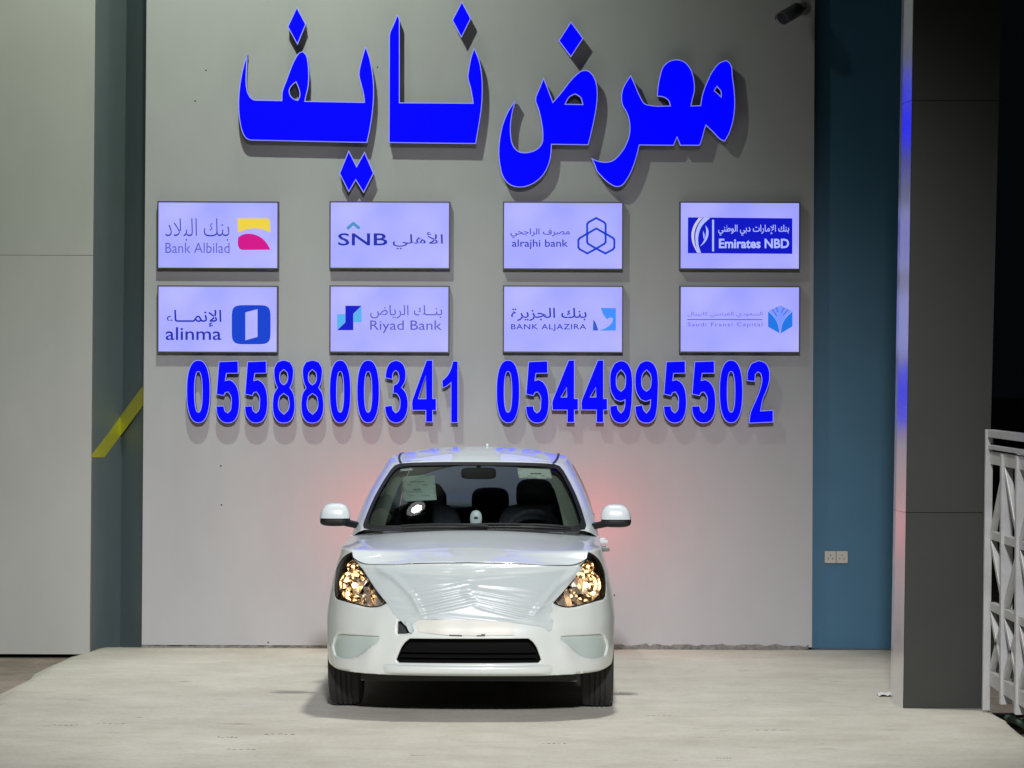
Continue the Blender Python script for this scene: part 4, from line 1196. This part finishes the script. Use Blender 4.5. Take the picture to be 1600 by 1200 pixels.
# headlights: bowl, faceted chrome reflectors, bulbs, clear lens
for sg in (-1, 1):
    L = hl[sg]
    hd = bpy.data.objects.new('headlight', None)
    hd.empty_display_size = 0.05
    COL.objects.link(hd); hd.parent = car
    c_s, c_z = pxb(553.5 if sg < 0 else 2 * MID - 553.5, 915)
    cen = body(c_s, c_z)
    def inner(s, z, dep=0.09):
        p = body(s, z, -0.004)
        return Vector((p.x * 0.985 - sg * 0.0, p.y + dep, p.z))
    bw = MB()
    rim_pts = resample(L, 0.012)
    V, Tr, bd = fill([L], 0.02)
    n_ = len(V)
    bw.add([body(*v, -0.010) for v in V] + [inner(*v) for v in V], [tuple(i + n_ for i in t) for t in Tr] + [(int(a), int(b), int(b) + n_, int(a) + n_) for a, b in bd])
    cpart('lamp_bowl', bw, 'bezel', hd, outward=False)
    rnd = random.Random(4)
    # round main reflector made of flat facets
    mb = MB()
    def facet_bowl(c, r, depth, rings, segs, lo=0.12, tilt=0.3):
        rr_ = [lo + (1 - lo) * k / rings for k in range(rings + 1)]
        for i in range(rings):
            for k in range(segs):
                a0, a1 = 2 * math.pi * k / segs, 2 * math.pi * (k + 1) / segs
                q = []
                for rad, a in ((rr_[i], a0), (rr_[i], a1), (rr_[i + 1], a1), (rr_[i + 1], a0)):
                    j = 0.016 * (rnd.random() - 0.5)
                    q.append((c[0] + r * rad * math.cos(a), c[1] + depth * (1 - rad * rad) + j, c[2] + r * rad * math.sin(a) * 1.05))
                mb.add(q, [(0, 1, 2, 3)])
    c1 = (cen.x, cen.y + 0.010, cen.z)
    facet_bowl(c1, 0.088, 0.06, 4, 11)
    c2 = (cen.x - sg * 0.085, cen.y - 0.012, cen.z - 0.062)
    facet_bowl(c2, 0.038, 0.03, 2, 9)
    c3 = (cen.x + sg * 0.012, cen.y + 0.06, cen.z + 0.105)
    facet_bowl(c3, 0.036, 0.03, 2, 8)
    V, Tr, bd = fill([L], 0.045)
    ok_ = []
    vv = []
    for v in V:
        p = inner(v[0], v[1], 0.045)
        p.y += (rnd.random() - 0.5) * 0.05
        vv.append(p)
    for t in Tr:
        m_ = sum((Vector(vv[i]) for i in t), Vector()) / 3
        if rnd.random() < 0.85: ok_.append(t)
    cpart('reflector', mb, 'chrome', hd, outward=False)
    cpart('lamp_trim', MB().add(vv, ok_), 'lamp_trim', hd, outward=False)
    bu = MB().ellipsoid((c1[0], c1[1] + 0.02, c1[2]), (0.016, 0.022, 0.016), 10, 8).ellipsoid((cen.x + sg * 0.045, cen.y + 0.045, cen.z - 0.05), (0.014, 0.014, 0.014), 10, 8)
    cpart('bulb', bu, 'bulb', hd, smooth=True)
    bu = MB().ellipsoid((c2[0], c2[1] + 0.012, c2[2]), (0.009, 0.010, 0.009), 8, 6).ellipsoid((c3[0], c3[1] + 0.012, c3[2]), (0.009, 0.010, 0.009), 8, 6)
    cpart('side_bulb', bu, 'bulb2', hd, smooth=True)
    cpart('lens', surf(MB(), [L], lambda s, z: body(s, z, -0.002), 0.02), 'lens', hd, smooth=True, outward=False)
    cpart('lamp_seal', surf(MB(), [L, inset(L, 0.007)], lambda s, z: body(s, z, 0.0005), None), 'trim_black', hd, outward=False)
    cpart('fog_cover', surf(MB(), [fog[sg]], lambda s, z: body(s, z, -0.012), 0.02), 'fogcover', smooth=True)

# mouth grille, bumper lip, torn corner, plate carrier
mb = surf(MB(), [inset(mouth, -0.02)], lambda s, z: body(s, z, -0.07), 0.03)
for z in (0.325, 0.355, 0.385):
    for i in range(20):
        s0, s1 = -0.40 + 0.04 * i, -0.40 + 0.04 * (i + 1)
        mb.bar(body(s0, z, -0.045), body(s1, z, -0.045), 0.02, 0.007)
cpart('lower_grille', mb, 'intake', outward=False)
mb = MB()
def lipf(u, v):
    s = -0.50 + 1.0 * u
    a = math.pi * (v - 0.5)
    k = (1 - abs(2 * u - 1) ** 8)
    p = body(s, 0.285 + 0.026 * math.sin(a), -0.004 + 0.012 * k + 0.016 * math.cos(a) * k)
    return p
cpart('bumper_lip', mb.grid(lipf, 48, 10), 'bumper', smooth=True, angle=180, outward=False)
tb = surf(MB(), [inset(torn, -0.03)], lambda s, z: body(s, z, -0.05), None)
cpart('bumper_recess', tb, 'blackplastic', outward=False)
FLAP = pxs([(633, 970), (642, 972), (648, 984), (643, 990.5), (640, 986)])
cpart('torn_flap', surf(MB(), [FLAP], lambda s, z: body(s, z, 0.012 + 0.01 * math.sin(s * 160 + z * 60)), 0.008), 'film', smooth=True, outward=False, thick=0.001)
PLATE = pxs([(657, 969), (700, 968), (793, 969), (804, 978), (803, 992), (760, 993), (700, 992.5), (658, 988), (651, 978)])
cpart('plate_carrier', surf(MB(), [smooth_loop(PLATE, 3)], lambda s, z: body(s, z, 0.008 + 0.001 * math.sin(s * 31)), 0.013), 'beige_film', smooth=True)
sl_ = MB()
for q in ([(702, 991.5), (722, 992), (722, 993.6), (702, 993)], [(745, 992.4), (752, 992), (752, 990.6), (758, 990.6), (758, 993.4), (745, 993.6)]):
    surf(sl_, [pxs(q)], lambda s, z: body(s, z, 0.0115), None)
cpart('plate_clip', sl_, 'blackplastic', outward=False)

# grille under the wrapping, then the wrinkled film
GR = pxs([(588, 887), (650, 897), (735, 899), (820, 897), (885, 889), (872, 912), (838, 960), (735, 965), (660, 962), (632, 925), (607, 903)])
cpart('grille', surf(MB(), [smooth_loop(GR, 3)], lambda s, z: body(s, z, 0.004), 0.02), 'film_grille', smooth=True)
FILM = [(560, 881.5), (590, 882.5), (640, 881.5), (740, 880.5), (830, 882.5), (880, 884.5), (908, 885), (905, 891), (893, 907), (880, 923), (870, 934), (860, 941), (863, 952), (857, 960), (864, 970), (862, 984), (856, 987), (846, 979), (800, 972), (740, 969.5), (660, 967), (646, 975), (642, 986), (628, 971), (615, 958), (608, 946), (596, 930), (584, 913), (572, 894), (564, 884)]
CRE = [((566, 885), (700, 891), 1.6, 5), ((700, 891), (903, 883), 1.6, 5), ((600, 882), (735, 884), 1.4, 3), ((585, 893), (640, 898), 1.8, 4), ((640, 898), (735, 903), 2.2, 5), ((735, 903), (880, 892), 2.0, 5),
       ((640, 921), (735, 905), 1.5, 6), ((640, 929), (730, 912), 1.3, 6), ((648, 936), (738, 917), 1.6, 7), ((648, 944), (735, 925), 1.3, 6), ((655, 952), (735, 934), 1.4, 6), ((668, 958), (740, 943), 1.3, 5),
       ((735, 912), (838, 921), 1.4, 4), ((737, 921), (836, 940), 1.5, 6), ((740, 929), (846, 949), 1.3, 6), ((742, 935), (842, 957), 1.6, 7), ((745, 942), (858, 968), 1.3, 6), ((755, 951), (846, 973), 1.4, 5),
       ((590, 887), (618, 903), 3, 9), ((618, 903), (645, 932), 3, 9), ((645, 932), (660, 962), 3, 9), ((905, 889), (870, 913), 3, 9), ((870, 913), (846, 944), 3, 9), ((846, 944), (832, 962), 3, 9),
       ((600, 935), (650, 942), 1.3, 4), ((607, 947), (648, 953), 1.3, 4), ((845, 950), (868, 938), 1.4, 4), ((858, 970), (872, 950), 1.4, 4), ((700, 962), (850, 977), 1.3, 3), ((625, 965), (660, 960), 1.4, 4)]
fr_rnd = random.Random(21)
for i in range(14):
    x0 = 610 + fr_rnd.random() * 240; y0 = 884 + fr_rnd.random() * 84
    dx = 18 + fr_rnd.random() * 40; sl0 = (-0.18 if x0 < 735 else 0.2) + (fr_rnd.random() - 0.5) * 0.2
    CRE.append(((x0, y0), (x0 + dx, y0 + dx * sl0), 0.9 + fr_rnd.random() * 0.8, 1.5 + fr_rnd.random() * 2.5))
cA = np.array([c[0] for c in CRE], float); cB = np.array([c[1] for c in CRE], float)
cW = np.array([c[2] * 1.35 + 0.7 for c in CRE]); cH = np.array([c[3] for c in CRE]) * 0.001
def crease(px, py):
    P = np.array([px, py]); d = cB - cA
    t = np.clip(((P - cA) * d).sum(1) / (d * d).sum(1), -0.15, 1.15)
    q = cA + d * t[:, None]
    r = np.linalg.norm(P - q, axis=1)
    fade = np.clip(1 - np.maximum(0, np.maximum(-t, t - 1)) / 0.15, 0, 1) * (0.55 + 0.45 * np.sin(np.clip(t, 0, 1) * math.pi))
    h = float((cH * fade * np.exp(-(r / cW) ** 2)).sum())
    r2 = math.hypot((px - 735) / 17, (py - 925) / 13)          # badge pressing through
    return h + 0.004 * max(0, 1 - r2 * r2)
def filmf(s, z):
    b = body(s, z)
    px, py = proj(cM @ b)
    h = crease(px, py)
    return body(s, z, 0.008 + 1.0 * h)
sg_ = tip[0] - 0.03
Ta = T
T = lambda s: Ta(abs(s))
cpart('hood_gap', surf(MB(), [line(lambda s: T(s) - 0.0015, -sg_, sg_, 80) + line(lambda s: T(s) - 0.0060, sg_, -sg_, 80)], lambda s, z: body(s, z, 0.002), None), 'blackplastic', outward=False)
filmpoly = smooth_loop(pxs(FILM), 2)
filmpoly = [(s, min(z, T(s) + 0.004)) for s, z in filmpoly]
cpart('protective_film', surf(MB(), [filmpoly], filmf, 0.0062), 'film', smooth=True, angle=180, outward=True)

# door mirrors
for sg in (-1, 1):
    c = Vector((sg * 0.862, 1.52, 1.103))
    mh = cpart('door_mirror', MB().ellipsoid(c + Vector((0, 0.01, -0.042)), (0.093, 0.065, 0.036), 24, 12, 0.62).bar(c + Vector((-sg * 0.06, 0.0, -0.055)), (sg * 0.70, 1.47, 1.03), 0.06, 0.035), 'trim_black', smooth=True, angle=60)
    def capf(u, v):
        a, b = 2 * math.pi * u, math.pi / 2 * v
        pw = lambda t, e=0.55: math.copysign(abs(t) ** e, t)
        k = 1 - 0.12 * v
        return (c.x + 0.093 * pw(math.cos(b), 0.6) * pw(math.cos(a)) * k - sg * 0.006 * v, c.y + 0.07 * pw(math.cos(b), 0.6) * pw(math.sin(a)), c.z - 0.028 + 0.092 * pw(math.sin(b), 0.8))
    cpart('mirror_cap', MB().grid(capf, 32, 12), 'paint', mh, smooth=True, angle=180)
# wipers and cowl
mb = MB()
def cow(u, v):
    k = -2.75 + 5.5 * u
    p = cabin(k, 0.0, 0.0)
    q = Vector((p.x, p.y - 0.035 * v, p.z + 0.006 - 0.012 * v))
    return q
cpart('cowl', mb.grid(cow, 40, 2), 'trim_black', smooth=True, outward=False)
for a, b, c in (((0.30, 0.02), (0.9, 0.10), (-1.6, 0.02)), ((2.3, 0.01), (1.9, 0.10), (-0.4, 0.04))):
    p = [cabin(a[0] + (c[0] - a[0]) * t, a[1] + (c[1] - a[1]) * t + 0.02 * math.sin(math.pi * t), 0.02) for t in [i / 16 for i in range(17)]]
    cpart('wiper', MB().tube(p, [0.010] * 6 + [0.007] * 11, 6), 'blackplastic', smooth=True)

# wheels
for sx in (-1, 1):
    for wy in (WB0, WB1):
        xo, xi = 0.838, 0.642
        wh = bpy.data.objects.new('wheel', None); wh.empty_display_size = 0.1
        COL.objects.link(wh); wh.parent = car
        prof = [(0.19, -0.085), (0.235, -0.096), (0.275, -0.094), (0.297, -0.082)]
        t = -0.078
        for gx in (-0.045, -0.015, 0.015, 0.045):
            prof += [(0.309 - abs(gx) * 0.06, gx - 0.0052), (0.300, gx - 0.0045), (0.300, gx + 0.0045), (0.309 - abs(gx) * 0.06, gx + 0.0052)]
        prof += [(0.297, 0.082), (0.275, 0.094), (0.235, 0.096), (0.19, 0.085)]
        prof = [(0.304, -0.074) if False else p for p in prof]
        cc_ = (sx * (xo + xi) / 2, wy, 0.3095)
        cpart('tyre', MB().lathe(prof, cc_, 'X', 56), 'rubber', wh, smooth=True, angle=40)
        rm = MB().lathe([(0.20, -0.08), (0.195, 0.0), (0.19, 0.08)], cc_, 'X', 40)
        rm.lathe([(0.0001, sx * 0.05), (0.05, sx * 0.055), (0.07, sx * 0.04)], cc_, 'X', 24)
        for k in range(5):
            a = 2 * math.pi * k / 5 + 0.3
            p = Vector(cc_) + Vector((sx * 0.045, 0, 0))
            rm.bar(p + Vector((0, math.cos(a), math.sin(a))) * 0.04, p + Vector((0, math.cos(a), math.sin(a))) * 0.195 + Vector((sx * 0.015, 0, 0)), 0.05, 0.03, up=(1, 0, 0))
        rm.lathe([(0.0001, -sx * 0.02), (0.19, -sx * 0.02)], cc_, 'X', 24)
        cpart('rim', rm, 'rim', wh, smooth=True, angle=30)
for sx in (-1, 1):
    for wy in (WB0, WB1):
        mb = MB()
        def wa(u, v):
            a = math.pi * (1.06 * u - 0.03)
            return (sx * (0.50 + 0.30 * v), wy - (WR + 0.004) * math.cos(a), 0.31 + (WR + 0.004) * math.sin(a))
        mb.grid(wa, 24, 2)
        cpart('wheel_liner', mb, 'blackplastic', smooth=True, outward=False)

# interior
def dsh(u, v):
    x = -0.66 + 1.32 * u
    a = v
    y = 1.22 + 0.54 * a + 0.05 * (2 * u - 1) ** 2
    z = 0.985 - 0.01 * a - (0.0 if a < 0.8 else 0.5 * (a - 0.8)) + 0.07 * math.exp(-((x - 0.36) / 0.17) ** 2) * (a > 0.5) * (1 if a < 0.9 else 0.4) - 0.02 * (2 * u - 1) ** 2
    return (x, y, z)
cpart('dashboard', MB().grid(dsh, 40, 16), 'dash', smooth=True, thick=0.05)
sw = bpy.data.objects.new('steering_wheel', None); sw.empty_display_size = 0.1
COL.objects.link(sw); sw.parent = car
swc = Vector((0.355, 1.86, 0.935))
def ring(r, tr, nu=40, nv=10):
    mb = MB()
    def f(u, v):
        a, b = 2 * math.pi * u, 2 * math.pi * v
        p = Vector(((r + tr * math.cos(b)) * math.cos(a), tr * math.sin(b), (r + tr * math.cos(b)) * math.sin(a)))
        p.rotate(Matrix.Rotation(R(-24), 3, 'X'))
        return tuple(swc + p)
    return mb.grid(f, nu, nv)
cpart('steering_rim', ring(0.185, 0.017), 'seat', sw, smooth=True)
cpart('steering_hub', MB().ellipsoid(swc + Vector((0, 0.01, -0.02)), (0.085, 0.03, 0.06), 16, 10, 0.8).bar(swc - Vector((0.18, 0, 0.02)), swc + Vector((0.18, 0, -0.02)), 0.03, 0.05), 'dash', sw, smooth=True)
def seat(x, y, wd, zh=1.295):
    st_ = bpy.data.objects.new('seat', None); st_.empty_display_size = 0.1
    COL.objects.link(st_); st_.parent = car
    cpart('backrest', MB().ellipsoid((x, y + 0.12, 0.80), (wd / 2, 0.09, 0.34), 24, 14, 0.5), 'seat', st_, smooth=True)
    cpart('cushion', MB().ellipsoid((x, y - 0.18, 0.50), (wd / 2, 0.28, 0.09), 24, 12, 0.5), 'seat', st_, smooth=True)
    cpart('headrest', MB().ellipsoid((x, y + 0.17, zh - 0.10), (0.118, 0.05, 0.10), 20, 12, 0.62).bar((x - 0.05, y + 0.15, zh - 0.22), (x - 0.05, y + 0.16, zh - 0.12), 0.012).bar((x + 0.05, y + 0.15, zh - 0.22), (x + 0.05, y + 0.16, zh - 0.12), 0.012), 'seat', st_, smooth=True)
seat(-0.34, 2.12, 0.48, 1.27); seat(0.355, 2.12, 0.48)
rsn = bpy.data.objects.new('rear_bench', None); rsn.empty_display_size = 0.1
COL.objects.link(rsn); rsn.parent = car
cpart('backrest', MB().ellipsoid((0, 3.12, 0.78), (0.62, 0.10, 0.30), 24, 14, 0.45), 'seat', rsn, smooth=True)
cpart('cushion', MB().ellipsoid((0, 2.85, 0.50), (0.62, 0.30, 0.10), 24, 12, 0.45), 'seat', rsn, smooth=True)
for x in (-0.36, 0.055, 0.42):
    cpart('headrest', MB().ellipsoid((x, 3.14, 1.115), (0.125, 0.05, 0.095), 20, 12, 0.6), 'seat', rsn, smooth=True)
cpart('rear_shelf', MB().box((-0.55, 3.2, 1.0), (0.55, 3.62, 1.02)), 'dash')
mr = MB().ellipsoid((0.012, 1.76, 1.345), (0.109, 0.022, 0.036), 24, 12, 0.45).bar((0.012, 1.76, 1.36), (0.012, 1.78, 1.41), 0.025)
cpart('rear_view_mirror', mr, 'blackplastic', smooth=True)
for sg in (-1, 1):
    cpart('sun_visor', MB().bar((sg * 0.10, 1.93, 1.395), (sg * 0.42, 1.98, 1.385), 0.13, 0.018), 'lining', bevel=0.006)

# papers stuck to the windscreen: locate them by looking along the photo's rays
GK = [(k, t) for k in np.linspace(-3.0, 3.0, 121) for t in np.linspace(0, 1, 61)]
GP = np.array([proj(cM @ cabin(k, t, -0.008)) for k, t in GK])
def pxc(px, py):
    i = int(np.argmin((GP[:, 0] - px) ** 2 + (GP[:, 1] - py) ** 2))
    k, t = GK[i]
    st_ = [0.05, 0.017]
    for _ in range(14):
        best = min(((k + a * st_[0], t + b * st_[1]) for a in (-1, 0, 1) for b in (-1, 0, 1)),
                   key=lambda q: (lambda w_: (w_[0] - px) ** 2 + (w_[1] - py) ** 2)(proj(cM @ cabin(q[0], q[1], -0.008))))
        if best == (k, t): st_ = [s_ * 0.5 for s_ in st_]
        k, t = best
    return (k * 0.22, t)
def paper(q, m, name, label, lines=()):
    o = cpart(name, surf(MB(), [[pxc(*p) for p in q]], cab(-0.010), 0.03), m, smooth=True, outward=False, thick=0.001)
    o['label'] = label
    mb = MB()
    for x0, y0, x1, y1 in lines:
        surf(mb, [[pxc(*p) for p in ((x0, y0), (x1, y0), (x1, y1), (x0, y1))]], cab(-0.0088), None)
    if lines: cpart('printed_lines', mb, 'print', o, outward=False)
paper([(628.5, 744.5), (679, 740.5), (682.5, 780.5), (631, 783.5)], 'paper_dim', 'paper_sheet', 'large grey green printed sheet inside the windscreen',
      [(641, 752, 663, 753.2), (636, 757, 668, 758), (646, 763.5, 651, 766), (652.5, 763.2, 657.5, 765.8), (635, 768, 660, 768.8), (637, 774, 671, 774.8)])
paper([(808, 731), (859.5, 733), (863, 748), (811, 747)], 'paper_pale', 'paper_sheet', 'small pale sticker at the top of the windscreen', [(829, 739, 846, 740.8), (824, 743.2, 851, 744)])
paper([(624.5, 733), (644, 731.5), (644.5, 734.5), (624.5, 736)], 'paper_pale', 'paper_strip', 'narrow white strip sticker')
tg = bpy.data.objects.new('dash_ornament', None); tg.empty_display_size = 0.05
COL.objects.link(tg); tg.parent = car
tgl = Vector((0.0, 1.42, 1.012))
cpart('ornament_body', MB().ellipsoid(tgl + Vector((0.006, 0, 0.066)), (0.037, 0.014, 0.052), 20, 14, 0.85), 'paint', tg, smooth=True)
cpart('ornament_mark', MB().ellipsoid(tgl + Vector((0.006, -0.012, 0.072)), (0.014, 0.004, 0.009), 12, 8), 'blackplastic', tg, smooth=True)
